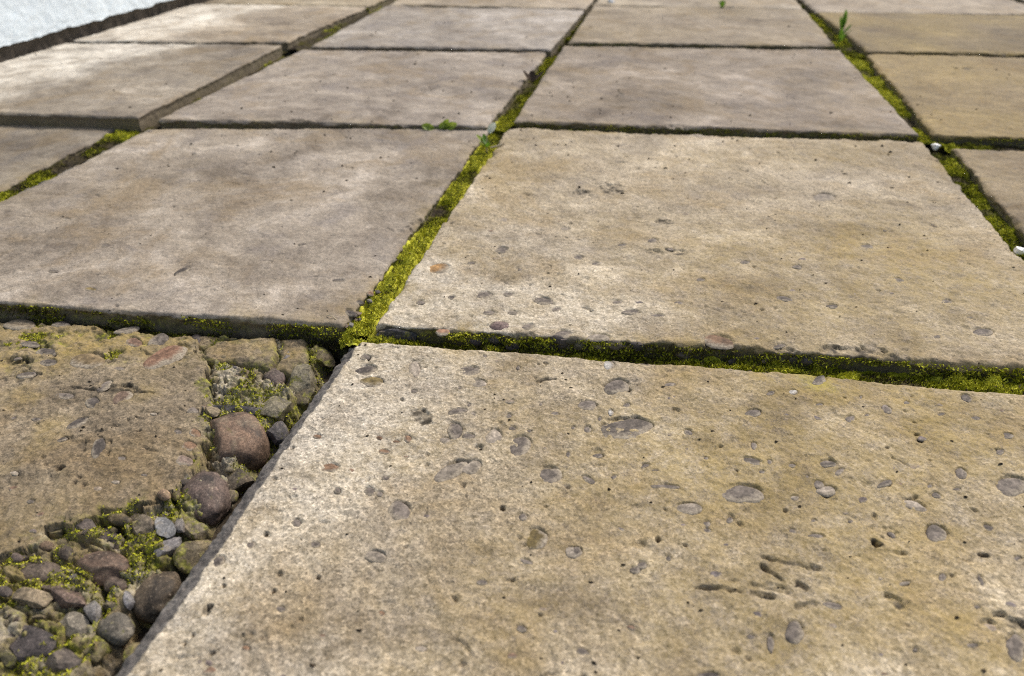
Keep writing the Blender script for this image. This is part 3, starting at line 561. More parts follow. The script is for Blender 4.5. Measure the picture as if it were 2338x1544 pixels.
PITS = {
 'AR':[(-0.1381,0.5935,0.0036,0.0022,1.84,0.0030),
   (-0.0790,0.5045,0.0091,0.0082,-0.57,0.0040),
   (-0.0734,0.4929,0.0072,0.0045,-0.06,0.0025),
   (-0.0071,0.3955,0.0018,0.0015,-0.04,0.0040),
   (0.1043,0.5401,0.0031,0.0024,1.25,0.0040),
   (0.1757,0.4353,0.0017,0.0012,0.97,0.0040),
   (0.2534,0.3605,0.0049,0.0034,0.90,0.0070),
   (0.2665,0.3529,0.0064,0.0029,3.04,0.0070),
   (0.3371,0.4802,0.0033,0.0021,0.40,0.0050),
   (0.3358,0.4719,0.0030,0.0019,0.51,0.0040),
   (0.3239,0.3512,0.0031,0.0025,2.67,0.0070),
   (0.1217,0.3610,0.0021,0.0017,0.55,0.0050),
   (0.1627,0.3167,0.0073,0.0042,3.01,0.0050),
   (0.1907,0.3109,0.0072,0.0038,0.14,0.0050),
   (0.1712,0.3197,0.0146,0.0065,2.97,0.0025),
   (0.2615,0.3668,0.0149,0.0112,-2.96,0.0025),
   (0.2458,0.3144,0.0065,0.0043,2.55,0.0060),
   (0.3118,0.2985,0.0109,0.0040,2.49,0.0090),
   (0.2972,0.2967,0.0063,0.0022,0.08,0.0050),
   (0.3908,0.4585,0.0020,0.0010,0.84,0.0040),
   (0.3035,0.4609,0.0017,0.0011,0.81,0.0040),
   (0.1757,0.4354,0.0015,0.0011,0.88,0.0040),
   (0.1025,0.3650,0.0037,0.0019,1.17,0.0050),
   (0.1350,0.2780,0.0044,0.0032,2.82,0.0020),
   (0.1915,0.3268,0.0047,0.0025,2.37,0.0030),
   (0.2359,0.4078,0.0020,0.0014,0.60,0.0040),
   (-0.1745,0.3711,0.0027,0.0020,2.23,0.0050),
   (-0.1288,0.3327,0.0020,0.0016,2.34,0.0050),
   (-0.1555,0.3213,0.0024,0.0022,-2.02,0.0050),
   (-0.1893,0.3252,0.0020,0.0015,2.02,0.0050),
   (-0.1932,0.3081,0.0023,0.0019,1.89,0.0050),
   (-0.1787,0.2742,0.0023,0.0020,-2.51,0.0050),
   (-0.1933,0.3025,0.0023,0.0015,-0.31,0.0030),
   (-0.1475,0.3658,0.0014,0.0011,-0.69,0.0030),
   (-0.1719,0.3707,0.0014,0.0011,-0.70,0.0030),
   (-0.1958,0.2868,0.0015,0.0011,-0.57,0.0030),
   (-0.1990,0.2807,0.0015,0.0011,-0.56,0.0030),
   (-0.1652,0.2877,0.0012,0.0008,-0.47,0.0030),
   (-0.1690,0.2868,0.0010,0.0007,2.25,0.0030),
   (-0.0068,0.3954,0.0023,0.0022,-0.23,0.0040),
   (0.0207,0.3667,0.0056,0.0025,1.31,0.0040)],
 'BR':[(0.1005,1.0066,0.0126,0.0100,0.14,0.0050),
   (0.1434,1.0271,0.0191,0.0121,0.08,0.0040),
   (0.1442,1.0066,0.0138,0.0084,0.07,0.0040),
   (0.1120,0.9950,0.0067,0.0055,1.28,0.0040),
   (0.2026,0.9049,0.0101,0.0058,2.91,0.0040),
   (0.1694,0.8123,0.0146,0.0097,2.93,0.0040),
   (0.1961,0.8135,0.0167,0.0073,3.04,0.0035),
   (0.1723,1.1321,0.0083,0.0060,0.14,0.0030),
   (0.3688,1.0500,0.0138,0.0035,1.82,0.0020),
   (0.0845,0.7449,0.0035,0.0031,0.34,0.0020),
   (0.0396,0.7335,0.0029,0.0021,0.04,0.0020),
   (0.3370,0.8786,0.0087,0.0037,2.16,0.0020),
   (0.2682,0.9739,0.0039,0.0030,0.44,0.0020),
   (0.2804,0.7742,0.0027,0.0021,0.48,0.0030),
   (0.2621,0.6736,0.0032,0.0024,0.69,0.0030)],
 'BL':[(-0.5913,1.0008,0.0063,0.0039,2.47,0.0030),
   (-0.3839,0.7673,0.0127,0.0053,-1.80,0.0025),
   (-0.5185,1.1812,0.0056,0.0039,-0.51,0.0020),
   (-0.4740,1.2786,0.0108,0.0049,-0.08,0.0020)],
 'CR':[(0.2169,1.5223,0.0102,0.0052,1.41,0.0040),
   (0.1966,1.6296,0.0077,0.0055,1.35,0.0030),
   (0.1245,1.6683,0.0079,0.0047,1.47,0.0020)],
 'CL':[(-0.2426,1.3992,0.0089,0.0040,1.76,0.0030),
   (-0.4204,1.6067,0.0077,0.0044,1.91,0.0030)],
 'CRR':[(1.0332,1.7423,0.0264,0.0153,0.35,0.0040),
   (0.9074,1.3977,0.0106,0.0054,0.85,0.0040),
   (0.9747,1.7339,0.0158,0.0095,0.73,0.0020)],
 'AL':[(-0.3640,0.4489,0.0052,0.0032,-0.59,0.0060),
   (-0.4850,0.5987,0.0141,0.0090,2.94,0.0060),
   (-0.4801,0.6285,0.0245,0.0125,2.64,0.0050),
   (-0.4647,0.5746,0.0176,0.0063,-2.74,0.0060),
   (-0.3699,0.5556,0.0178,0.0058,-2.75,0.0050),
   (-0.3700,0.4843,0.0092,0.0048,-2.94,0.0030),
   (-0.4094,0.5593,0.0113,0.0033,-0.05,0.0040),
   (-0.4252,0.6558,0.0162,0.0095,-0.31,0.0040),
   (-0.3634,0.6091,0.0175,0.0068,1.95,0.0050),
   (-0.3574,0.4751,0.0102,0.0028,1.88,0.0040),
   (-0.3374,0.4751,0.0123,0.0028,1.88,0.0040)]}
CRACKS = {
 'AR':[[(0.1721,0.3500),(0.1822,0.3474),(0.1919,0.3444),(0.2017,0.3415),(0.2079,0.3403)],
   [(0.1198,0.3252),(0.1336,0.3232),(0.1485,0.3210)],
   [(0.1691,0.3440),(0.1747,0.3357),(0.1806,0.3292)],
   [(0.2917,0.4070),(0.2984,0.4054),(0.3035,0.4070)],
   [(0.2937,0.3341),(0.2937,0.3341)],
   [(0.0219,0.5531),(0.0298,0.5558),(0.0384,0.5571)],
   [(-0.0511,0.4431),(-0.0419,0.4481),(-0.0365,0.4471)],
   [(0.0751,0.4929),(0.0845,0.4998),(0.0949,0.5021),(0.1080,0.5017),(0.1161,0.4975),(0.1193,0.4918)],
   [(0.0851,0.5465),(0.0953,0.5544),(0.1043,0.5518)]],
 'AL':[[(-0.2652,0.4180),(-0.2749,0.4146),(-0.2863,0.4071),(-0.3125,0.4012)],
   [(-0.4840,0.5727),(-0.4737,0.5785),(-0.4661,0.5897)],
   [(-0.4053,0.6285),(-0.3981,0.6155),(-0.3947,0.6028)],
   [(-0.4196,0.5575),(-0.4031,0.5601),(-0.3854,0.5556)],
   [(-0.3576,0.5631),(-0.3483,0.5519),(-0.3304,0.5512)]],
 'BR':[[(0.0241,0.6997),(0.0359,0.7016),(0.0435,0.6902)],
   [(0.0746,0.6828),(0.0832,0.6754)],
   [(0.4237,0.9933),(0.4439,1.0066),(0.4522,0.9868)]],
 'CL':[[(-0.5287,1.3455),(-0.4920,1.3292)]]}
RUBBLE_CRACK = [(-0.2837,0.3424),(-0.2788,0.3344),(-0.2732,0.3247),(-0.2705,0.3116),(-0.2693,0.3008),(-0.2704,0.2905),(-0.2716,0.2821)]
ALGAE = {'AR': [(0.2900,0.5450,0.050,1.00),(0.3648,0.5351,0.060,0.90),(0.2335,0.5551,0.050,0.70),(0.2863,0.2792,0.060,0.90),(0.1449,0.4230,0.140,0.70),(0.2536,0.3998,0.200,0.76),(0.3732,0.4748,0.160,0.78),(0.1750,0.3042,0.160,0.72),(-0.0191,0.3042,0.120,0.40),(0.0114,0.4861,0.100,0.20),(0.1557,0.5691,0.050,0.40),(-0.0685,0.5620,0.040,0.30)], 'BR': [(0.2986,0.5948,0.050,0.70),(0.3443,0.5836,0.050,0.70),(-0.0125,1.0775,0.100,0.45),(-0.0527,0.9429,0.050,0.40),(0.2617,0.7418,0.200,0.55),(0.4939,0.7631,0.220,0.72),(0.3260,0.6472,0.160,0.72),(0.2732,1.1568,0.100,0.25)]}
WALL = [(-1.1701,1.7752),(-1.0262,2.5947)]
PTS = dict(shell_a=(0.7069,1.2191,0.0010),shell_b=(0.6177,0.8197,0.0020),shell_c=(0.3274,2.6744,0.0150),weed=(0.8443,2.0343,0.0080),seedling=(-0.0416,1.2154,0.0000),leaves=(-0.1322,1.3074,0.0060),leaf_far=(0.6699,2.5720,0.0130),stem=(-0.1817,0.6548,-0.0060),debris=(0.0421,1.6356,0.0050),moss_c=(-0.5683,1.9809,0.0120),chip=(0.0612,1.2704,0.0050),face_peb=(-0.0130,0.6457,-0.0030),face_sh=(-0.1184,0.6444,-0.0080))

def seg_dist(X, Y, pts):
    d = np.full(X.shape, 9.0)
    for (x0, y0), (x1, y1) in zip(pts[:-1], pts[1:]):
        dx, dy = x1-x0, y1-y0; L = max(dx*dx+dy*dy, 1e-12)
        t = np.clip(((X-x0)*dx+(Y-y0)*dy)/L, 0, 1)
        d = np.minimum(d, np.hypot(X-x0-t*dx, Y-y0-t*dy))
    return d

def in_poly(X, Y, poly):
    r = np.zeros(X.shape, bool); n = len(poly)
    for i in range(n):
        x0, y0 = poly[i]; x1, y1 = poly[(i+1) % n]
        if y0 == y1: continue
        c = ((Y < y0) != (Y < y1)) & (X < (x1-x0)*(Y-y0)/(y1-y0)+x0); r ^= c
    return r

def spaced(n_m, fine, a, b, coarse):
    """parameters 0..1 over a length n_m, spacing fine inside [a,b] and coarse outside"""
    out = []
    for lo, hi, st in ((0, a, coarse), (a, b, fine), (b, 1, coarse)):
        if hi-lo > 1e-6: out.append(np.linspace(lo, hi, max(2, int((hi-lo)*n_m/st)+1))[:-1])
    return np.concatenate(out+[np.array([1.0])])

def ell_r(X, Y, x, y, a, b, yaw):
    c, s = math.cos(yaw), math.sin(yaw); dx, dy = X-x, Y-y
    return np.hypot((dx*c+dy*s)/a, (-dx*s+dy*c)/b)

# ------------------------------------------------------------------ pavement slabs
pavement = tag(empty('pavement'), kind='structure')
SURF = {}

def build_slab(key, seed, fine, ua=0, ub=1, va=0, vb=1, coarse=.012, tint=(1, 1, 1), grain=.5, rough=1.0, round_r=.004, chip=.5, thick=.045,
               label=None, tilt=(0, 0), moss_side=.7, algae0=0.0, white=None, chamfer_left=False, broken=False, npit=60, edge=.0012, sidej=1.0):
    (TL, TR, BR_, BL_), z0 = SLABS[key]
    TL, TR, BR_, BL_ = [np.array(p) for p in (TL, TR, BR_, BL_)]
    W = (np.linalg.norm(TR-TL)+np.linalg.norm(BR_-BL_))/2; H = (np.linalg.norm(TL-BL_)+np.linalg.norm(TR-BR_))/2
    u = spaced(W, fine, ua, ub, coarse); v = spaced(H, fine, va, vb, coarse)
    nu, nv = len(u), len(v); U, V = np.meshgrid(u, v)
    P = (TL[None, None]*(1-U)[..., None]+TR*U[..., None])*(1-V)[..., None]+(BL_*(1-U)[..., None]+BR_*U[..., None])*V[..., None]
    X, Y = P[..., 0].copy(), P[..., 1].copy()
    dl, dr, dt, db = U*W, (1-U)*W, V*H, (1-V)*H
    ux = (TR-TL)/np.linalg.norm(TR-TL); vy = (BL_-TL)/np.linalg.norm(BL_-TL)
    def wob(coord, s): return edge*(1.2*fbm(coord*9, coord*0+s, seed+s, 4, .6)+.5*fbm(coord*90, coord*0, seed+s+3, 3))
    for d, nrm, crd, s in ((dl, ux, V*H, 31), (dr, -ux, V*H, 37), (dt, vy, U*W, 41), (db, -vy, U*W, 43)):
        w = (wob(crd, s)+edge*.6)*np.exp(-d/.012); X += nrm[0]*w; Y += nrm[1]*w
    # relief
    z = rough*(.0016*fbm(X*11, Y*11, seed, 3)+.0009*fbm(X*60, Y*60, seed+1, 3)+.0005*fbm(X*260, Y*260, seed+2, 3))
    z += (U-.5)*tilt[0]+(V-.5)*tilt[1]
    e = np.minimum(np.minimum(dr, dt), np.minimum(db, dl if not chamfer_left else np.full(dl.shape, 1.0)))
    rn = round_r*(1+chip*2.2*np.clip(fbm(X*35, Y*35, seed+7, 4, .6), -.4, 3)); rn = np.maximum(rn, .0015)
    q = np.clip(1-e/rn, 0, 1); z -= .8*rn*(1-np.sqrt(np.maximum(1-q*q, 0)))
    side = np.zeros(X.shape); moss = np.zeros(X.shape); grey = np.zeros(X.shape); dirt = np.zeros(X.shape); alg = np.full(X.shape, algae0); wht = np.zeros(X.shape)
    big = np.clip(.5+.5*fbm(X*6, Y*6, seed+11, 4), 0, 1); alg = alg*big*1.5
    for (ax, ay, ar, aa) in ALGAE.get(key, []):
        alg = np.maximum(alg, aa*np.exp(-((X-ax)**2+(Y-ay)**2)/(ar*ar))*np.clip(.8+.35*fbm(X*12, Y*12, seed+12, 4), .3, 1.05))
    if white is not None: wht = white(U, V, X, Y)
    alg = np.clip(alg+moss_side*.55*np.exp(-np.minimum(np.minimum(dl, dr), np.minimum(dt, db))/.02)*np.clip(fbm(X*18, Y*18, seed+13, 4), 0, 1), 0, 1)
    if chamfer_left:
        cw = .0130+.0024*fbm(Y*22, Y*0, seed+20, 4)+.0009*fbm(Y*140, Y*0, seed+23, 3); k = np.clip(1-dl/cw, 0, 1)
        z -= k*(.0085+.0013*fbm(X*160, Y*160, seed+21, 3)); z += (k > 0)*.0006*fbm(X*420, Y*420, seed+22, 3)
        grey = sstep(.0, .10, k)
    # pits
    pits = list(PITS.get(key, []))
    lr = np.random.default_rng(seed*13+1)
    for _ in range(npit):
        uu, vv = lr.uniform(ua, ub), lr.uniform(va, vb); p = (TL*(1-uu)+TR*uu)*(1-vv)+(BL_*(1-uu)+BR_*uu)*vv
        a = lr.uniform(.0008, .0020)*(1 if lr.random() < .88 else 1.8); pits.append((p[0], p[1], a*lr.uniform(1, 1.8), a, lr.uniform(0, 3.1), lr.uniform(.001, .0026)))
    if npit:
        for _ in range(int(18*chip)):
            ed, tt = lr.integers(4), lr.random(); p = [TL*(1-tt)+TR*tt, TR*(1-tt)+BR_*tt, BR_*(1-tt)+BL_*tt, BL_*(1-tt)+TL*tt][ed]
            if chamfer_left and ed == 3: continue
            a = lr.uniform(.003, .009)*(1.0 if lr.random() < .8 else 1.9); yw = math.atan2(*((ux if ed % 2 == 0 else vy)[::-1])); pits.append((p[0], p[1], a*lr.uniform(1.2, 2.6), a, yw, lr.uniform(.002, .0055)))
    rn1 = fbm(X*170, Y*170, seed+5, 3)
    wx, wy = .0022*fbm(X*95, Y*95, seed+61, 3), .0022*fbm(X*95, Y*95, seed+62, 3); pmod = np.clip(.75+.8*fbm(X*120, Y*120, seed+63, 3), .05, 1.6)
    for (px_, py_, a, b, yaw, dp) in pits:
        m = (np.abs(X-px_) < a*2+.003) & (np.abs(Y-py_) < a*2+.003)
        if not m.any(): continue
        big_ = a > .006; k = .8 if big_ else .3
        r = ell_r(X[m]+wx[m]*k, Y[m]+wy[m]*k, px_, py_, a, b, yaw)+(.25 if big_ else .42)*rn1[m]
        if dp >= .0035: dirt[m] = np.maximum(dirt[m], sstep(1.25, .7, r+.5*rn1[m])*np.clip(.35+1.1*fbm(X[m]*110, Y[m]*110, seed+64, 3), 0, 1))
        if big_:      # a flake lost: sharp lip on the far side, ramping back up towards the near side
            c_, s_ = math.cos(yaw), math.sin(yaw); q = np.clip(((X[m]-px_)*-s_+(Y[m]-py_)*c_)/b*(1 if c_ > 0 else -1), -1, 1)
            z[m] -= dp*.85*sstep(1.06, .93, r)*(.12+.88*((q+1)/2)**1.6)*np.clip(pmod[m], .5, 1.2)
        else: z[m] -= dp*sstep(1.12, .6, r)
    if key in ('AR', 'BR', 'BL', 'AL'):
        for _ in range(26):
            uu, vv = lr.uniform(ua, ub), lr.uniform(va, vb); p = (TL*(1-uu)+TR*uu)*(1-vv)+(BL_*(1-uu)+BR_*uu)*vv; th0 = lr.uniform(-.7, .7); ln = lr.uniform(.006, .018); bd = lr.uniform(-.9, .9)
            pts = [tuple(p)]
            for i_ in range(3): pts.append((pts[-1][0]+ln/3*math.cos(th0+bd*i_/2), pts[-1][1]+ln/3*math.sin(th0+bd*i_/2)))
            m = (np.abs(X-p[0]) < .03) & (np.abs(Y-p[1]) < .03); d = seg_dist(X[m]+wx[m]*.4, Y[m]+wy[m]*.4, pts); z[m] -= .0016*np.exp(-(d/.0010)**2)
    for pts in CRACKS.get(key, []):
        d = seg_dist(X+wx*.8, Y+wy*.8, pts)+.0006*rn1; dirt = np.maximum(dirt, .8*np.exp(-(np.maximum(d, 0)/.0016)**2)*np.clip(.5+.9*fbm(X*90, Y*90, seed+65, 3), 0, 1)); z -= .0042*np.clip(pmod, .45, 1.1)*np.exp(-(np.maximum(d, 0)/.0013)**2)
    # seats of the embedded pebbles: cement stands proud on the far side of each
    for (px_, py_, a, b, yaw, c) in PEBBLES.get(key, []):
        m = (np.abs(X-px_) < a*1.6+.004) & (np.abs(Y-py_) < a*1.6+.004)
        if not m.any(): continue
        r = ell_r(X[m], Y[m], px_, py_, a, b, yaw); dx, dy = X[m]-px_, Y[m]-py_
        far = np.clip((dx*.45+dy*.9)/max(b, 1e-4), -1, 1); dep = .0008+.0005*far+.0007*np.clip(far, 0, 1)+min(.0009, b*.05)*np.clip(far, 0, 1)
        z[m] -= dep*sstep(1.10, .94, r+.07*rn1[m])
    # dimples between near-flush sand: broken surface
    if broken:
        poly = list(FRACTURE)+[(-1.5, FRACTURE[-1][1]), (-1.5, 1.2), (FRACTURE[0][0], 1.2)]
        ins = in_poly(X, Y, poly); d = seg_dist(X, Y, FRACTURE); wj, cj = worley(X*85, Y*85, seed+46); wk, ck_ = worley(X*230, Y*230, seed+47)
        sd = np.where(ins, d, -d)+.0025*fbm(X*70, Y*70, seed+30, 4)+.009*(cj-.5)+.003*(ck_-.5)
        g = sstep(.0002, -.0014, sd)                                        # 0 intact, 1 broken away
        bx, by = X+.004*fbm(X*60, Y*60, seed+41, 3), Y+.004*fbm(X*60, Y*60, seed+42, 3)
        w1, c1, s1 = worley(bx*48, by*48, seed+31, True); w2, c2, s2 = worley(bx*120+7, by*120, seed+32, True)
        bed = -.0062+.0035*fbm(X*22, Y*22, seed+33, 3)+.008*(c1-.5)+.0035*(c2-.5)+.0026*fbm(X*150, Y*150, seed+44, 3)+.0016*fbm(X*360, Y*360, seed+34, 2)
        bed -= .009*sstep(.16, .0, s1-w1)*(.5+.5*np.clip(fbm(X*25, Y*25, seed+45, 3), -1, 1)) + .0025*sstep(.2, 0, s2-w2)
        for (nm_, cx_, cy_, cz_, a_, b_, c_, yw_, *_r) in COBBLES:
            m = (np.abs(X-cx_) < a_*2) & (np.abs(Y-cy_) < a_*2)
            if m.any():
                r = ell_r(X[m], Y[m], cx_, cy_, a_, b_, yw_)+.10*rn1[m]; cob = nm_ == 'cobble'
                tgt = cz_-z0+(-.25 if cob else .30)*c_; wgt = sstep(1.75, 1.10, r)*np.clip(.55+1.0*fbm(X[m]*45, Y[m]*45, seed+49, 3), 0, 1)
                bed[m] = bed[m]*(1-wgt)+np.maximum(bed[m], tgt)*wgt
                bed[m] -= (.007 if cob else .003)*np.exp(-((r-1.04)/.09)**2)*np.clip(.4-1.2*fbm(X[m]*45, Y[m]*45, seed+49, 3), 0, 1)
        bed -= .026*sstep(.026, .004, dr)                                   # falls away into the open joint
        bed -= .010*np.exp(-(seg_dist(X+wx*.5, Y+wy*.5, RUBBLE_CRACK)/.0016)**2)
        bed -= .008*np.exp(-((sd+.0045)/.0035)**2)*np.clip(.55+1.1*fbm(X*30, Y*30, seed+48, 3), 0, 1)
        bed = np.minimum(bed, -.0015)
        z = z*(1-g)+bed*g - (1-g)*.0022*sstep(.010, 0, sd)*np.clip(.5+fbm(X*120, Y*120, seed+35, 3), 0, 1)
        moss = np.maximum(moss, g*np.clip(.55+.75*fbm(X*24, Y*24, seed+36, 4), 0, 1)); moss = np.maximum(moss, .9*np.exp(-(sd/.006)**2)*np.clip(.3+fbm(X*30, Y*30, seed+39, 3), 0, 1))
        # flaked, mossy belt along the far edge and the left
        belt = sstep(.11, .02, dt+.03*fbm(X*14, Y*14, seed+37, 3)); fl = np.clip(fbm(X*40, Y*55, seed+38, 5, .6), -1, 1)
        z -= (1-g)*belt*.0050*np.clip(fl+.15, 0, 1)
        moss = np.maximum(moss, (1-g)*belt*sstep(0.0, .5, fl)*.95); alg = np.maximum(alg, (1-g)*np.clip(belt*.5+.45*fbm(X*20, Y*20, seed+40, 4), 0, .75))
        wht = np.maximum(wht, g*np.clip(.15+.7*fbm(X*55, Y*55, seed+66, 4), 0, .42))
    Z = z0+z
    c0 = P.reshape(-1, 2).mean(0); loc = (float(c0[0]), float(c0[1]), z0)
    top = np.stack([X-loc[0], Y-loc[1], Z-z0], -1).reshape(-1, 3)
    idx = np.arange(nu*nv).reshape(nv, nu)
    quads = [np.stack([idx[:-1, :-1], idx[1:, :-1], idx[1:, 1:], idx[:-1, 1:]], -1).reshape(-1, 4)]
    loop = np.concatenate([idx[0, :-1], idx[:-1, -1], idx[-1, ::-1][:-1], idx[::-1, 0][:-1]])
    L = len(loop); nrm = np.zeros((L, 2)); a_ = nu-1; b_ = nv-1
    nrm[:a_] = -vy; nrm[a_:a_+b_] = ux; nrm[a_+b_:2*a_+b_] = vy; nrm[2*a_+b_:] = -ux
    base = top[loop]; per = np.cumsum(np.concatenate([[0], np.linalg.norm(np.diff(base[:, :2], axis=0), axis=1)]))
    rows = [0.0015, .004, .007, .010, .013, .016, .020, .025, .032, thick]
    vs_ = [top]; prev = loop; nbase = len(top); at_side = [side.ravel()]; at_moss = [moss.ravel()]; at_alg = [alg.ravel()]; at_w = [wht.ravel()]; at_g = [grey.ravel()]; at_d = [dirt.ravel()]
    for k, dz in enumerate(rows):
        off = sidej*.0016*fbm(per*55, np.full(L, dz*55), seed+51, 3)+.0009*fbm(per*240, np.full(L, dz*240), seed+52, 2)-.0006*min(k, 3)
        zz = np.minimum(base[:, 2]-dz*.6, -dz) if k < len(rows)-1 else np.full(L, -thick)
        vs_.append(np.stack([base[:, 0]+nrm[:, 0]*off, base[:, 1]+nrm[:, 1]*off, zz], -1))
        cur = nbase+k*L+np.arange(L)
        quads.append(np.stack([prev, np.roll(prev, -1), np.roll(cur, -1), cur], -1)); prev = cur
        at_side.append(np.full(L, min(1, .35+.25*k))); at_moss.append(np.clip(moss_side*(.55+.6*fbm(per*7, np.full(L, dz*30), seed+53, 4)), 0, 1)); at_alg.append(np.zeros(L)); at_w.append(np.zeros(L)); at_g.append(np.full(L, 1.0 if chamfer_left else 0.0)*(np.arange(L) >= 2*a_+b_)); at_d.append(np.zeros(L))
    me = mesh_np('paving_slab', np.concatenate(vs_), quads=np.concatenate(quads),
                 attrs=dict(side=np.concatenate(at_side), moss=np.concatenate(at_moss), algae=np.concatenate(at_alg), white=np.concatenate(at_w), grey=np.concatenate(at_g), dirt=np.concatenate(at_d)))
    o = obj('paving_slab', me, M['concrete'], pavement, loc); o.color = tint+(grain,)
    if label: o['label'] = label
    SURF[key] = dict(o=o, X=X, Y=Y, Z=Z, moss=moss, loc=loc, c=(TL, TR, BR_, BL_), z=z0, g=(g if broken else None))
    return o

def stain(U, V, X, Y):     # pale lime run-off next to the wall, fading into the slab
    return np.clip(sstep(.62, .30, U+.10*fbm(X*9, Y*9, 77, 4)+.16*(V-.5)), 0, 1)*(.75+.3*fbm(X*20, Y*14, 78, 4))

def pale_left(U, V, X, Y): return .5*np.clip(sstep(.36, .02, U+.14*fbm(X*9, Y*9, 79, 4)+.25*V), 0, 1)
def pale_front(U, V, X, Y): return .45*np.clip(sstep(.55, .05, U+.14*fbm(X*9, Y*9, 79, 4))*sstep(.45, .95, V), 0, 1)
build_slab('AR', 101, .00105, 0, 1, 0, .57, tint=(1.17, 1.12, 1.03), grain=1.0, rough=1.1, chamfer_left=True, npit=150, algae0=.42, white=pale_left, moss_side=.5, edge=.0012, chip=.5, round_r=.003,
           label='sandy beige nearest slab studded with grey pebbles, broken grey edge on its left')
build_slab('AL', 202, .00105, .33, 1, 0, .60, tint=(.65, .59, .51), grain=.9, rough=1.5, broken=True, npit=160, algae0=.25, moss_side=.8, edge=.003, chip=.9,
           label='dark sunken slab whose broken corner exposes brown cobbles and moss')
build_slab('BR', 303, .0016, 0, 1, 0, 1, tint=(1.10, 1.05, .97), grain=.9, rough=1.1, npit=130, algae0=.26, white=pale_front, moss_side=1.0, edge=.0018, chip=1.0, round_r=.005,
           label='beige slab with mossy pebbled front edge, just right of the bright green joint')
build_slab('BL', 404, .0016, .1, 1, 0, 1, tint=(.91, .88, .88), grain=.5, rough=.9, npit=70, algae0=.05, moss_side=.9, edge=.0014, chip=.4, round_r=.004,
           label='smooth pale grey slab standing above the broken slab, left of the bright green joint')
build_slab('CL', 505, .003, tint=(.94, .91, .92), grain=.35, npit=25, moss_side=.6, edge=.0016, chip=.7)
build_slab('CR', 606, .003, tint=(.76, .715, .70), grain=.4, npit=25, moss_side=.9, edge=.002, algae0=.08)
build_slab('CLL', 707, .004, tint=(.80, .77, .74), grain=.25, npit=10, moss_side=.2, edge=.0007, chip=.0, sidej=.3, white=stain, label='raised slab against the white wall with a pale lime-stained half')
build_slab('BLL', 808, .004, .4, 1, 0, .5, tint=(.72, .70, .68), grain=.3, npit=10, moss_side=.8, edge=.003)
build_slab('BRR', 909, .004, 0, .5, 0, .7, tint=(.68, .60, .48), grain=.8, npit=40, moss_side=.9, algae0=.2, edge=.003)
build_slab('CRR', 111, .004, 0, .6, 0, 1, tint=(.66, .555, .36), grain=.9, npit=30, moss_side=.9, algae0=.38, edge=.003)
build_slab('DL', 121, .005, tint=(.94, .94, .99), grain=.25, npit=10, moss_side=.4)
build_slab('DR', 131, .005, tint=(.74, .69, .63), grain=.35, npit=10, moss_side=.8, algae0=.15)
build_slab('DLL', 141, .005, tint=(1.06, 1.0, .93), grain=.2, npit=6, moss_side=.2, white=stain)
build_slab('DRR', 151, .006, tint=(.46, .39, .26), grain=.6, npit=10, moss_side=.8, algae0=.4)
k_ = 160
for key in SLABS:
    if key not in SURF:
        k_ += 10; build_slab(key, k_, .012, tint=[(1.0, .96, .9), (.9, .85, .76), (1.05, 1.0, .95)][k_//10 % 3], grain=.3, npit=0, moss_side=.5, algae0=.1)

# ------------------------------------------------------------------ embedded pebbles (parts of their slab)
def pebble_mesh(seed, seg=18):
    r_ = random.Random(seed); ph = [r_.uniform(0, 6.28) for _ in range(4)]; am = [r_.uniform(.04, .14), r_.uniform(.03, .11), r_.uniform(.02, .06)]
    vs_, rim, q, t = [(0, 0, 1.0)], [0.0], [], []
    rings = (.45, .78, .94, 1.03); hts = (.97, .80, .45, -.35)
    for k, (rr, hh) in enumerate(zip(rings, hts)):
        for i in range(seg):
            a = 2*math.pi*i/seg; w = 1+am[0]*math.sin(2*a+ph[0])+am[1]*math.sin(3*a+ph[1])+am[2]*math.sin(5*a+ph[2])
            vs_.append((math.cos(a)*rr*w, math.sin(a)*rr*w, hh+.05*math.sin(a+ph[3])*rr)); rim.append(rr**1.4*(.50-.55*math.sin(a)))
    for i in range(seg):
        t.append((0, 1+i, 1+(i+1) % seg))
        for k in range(3):
            a, b = 1+k*seg, 1+(k+1)*seg; q.append((a+i, b+i, b+(i+1) % seg, a+(i+1) % seg))
    return mesh_np('pebble', vs_, quads=q, tris=t, attrs=dict(rim=rim))
PM = [pebble_mesh(i) for i in range(12)]
for m_ in PM: m_.materials.append(M['pebble'])

def surf_z(key, x, y, rad=.004):
    s = SURF[key]; m = (np.abs(s['X']-x) < rad) & (np.abs(s['Y']-y) < rad)
    return float(np.percentile(s['Z'][m], 92)) if m.any() else s['z']

def add_pebble(key, x, y, a, b, yaw, c, i, sink=0.0):
    s = SURF[key]; rr = random.Random(i*7+len(key))
    yaw = (yaw+math.pi/2) % math.pi-math.pi/2; hgt = min(.0020, .0010+b*.08); zt = surf_z(key, x, y, max(a, b)*1.3+.002)
    o = obj('pebble', PM[rr.randrange(12)], None, s['o'], (x-s['loc'][0], y-s['loc'][1], zt-hgt-.0004-sink-s['loc'][2]))
    o.rotation_mode = 'XYZ'
    o.matrix_basis = Matrix.Translation(o.location) @ Matrix.Rotation(-.06, 4, 'X') @ Matrix.Rotation(yaw, 4, 'Z') @ Matrix.Diagonal((a, b, hgt, 1))
    k = rr.uniform(.85, 1.2); o.color = (c[0]*k, c[1]*k, c[2]*k, 1)

for key, L in PEBBLES.items():
    for i, (x, y, a, b, yaw, c) in enumerate(L): add_pebble(key, x, y, a, b, yaw, c, i)
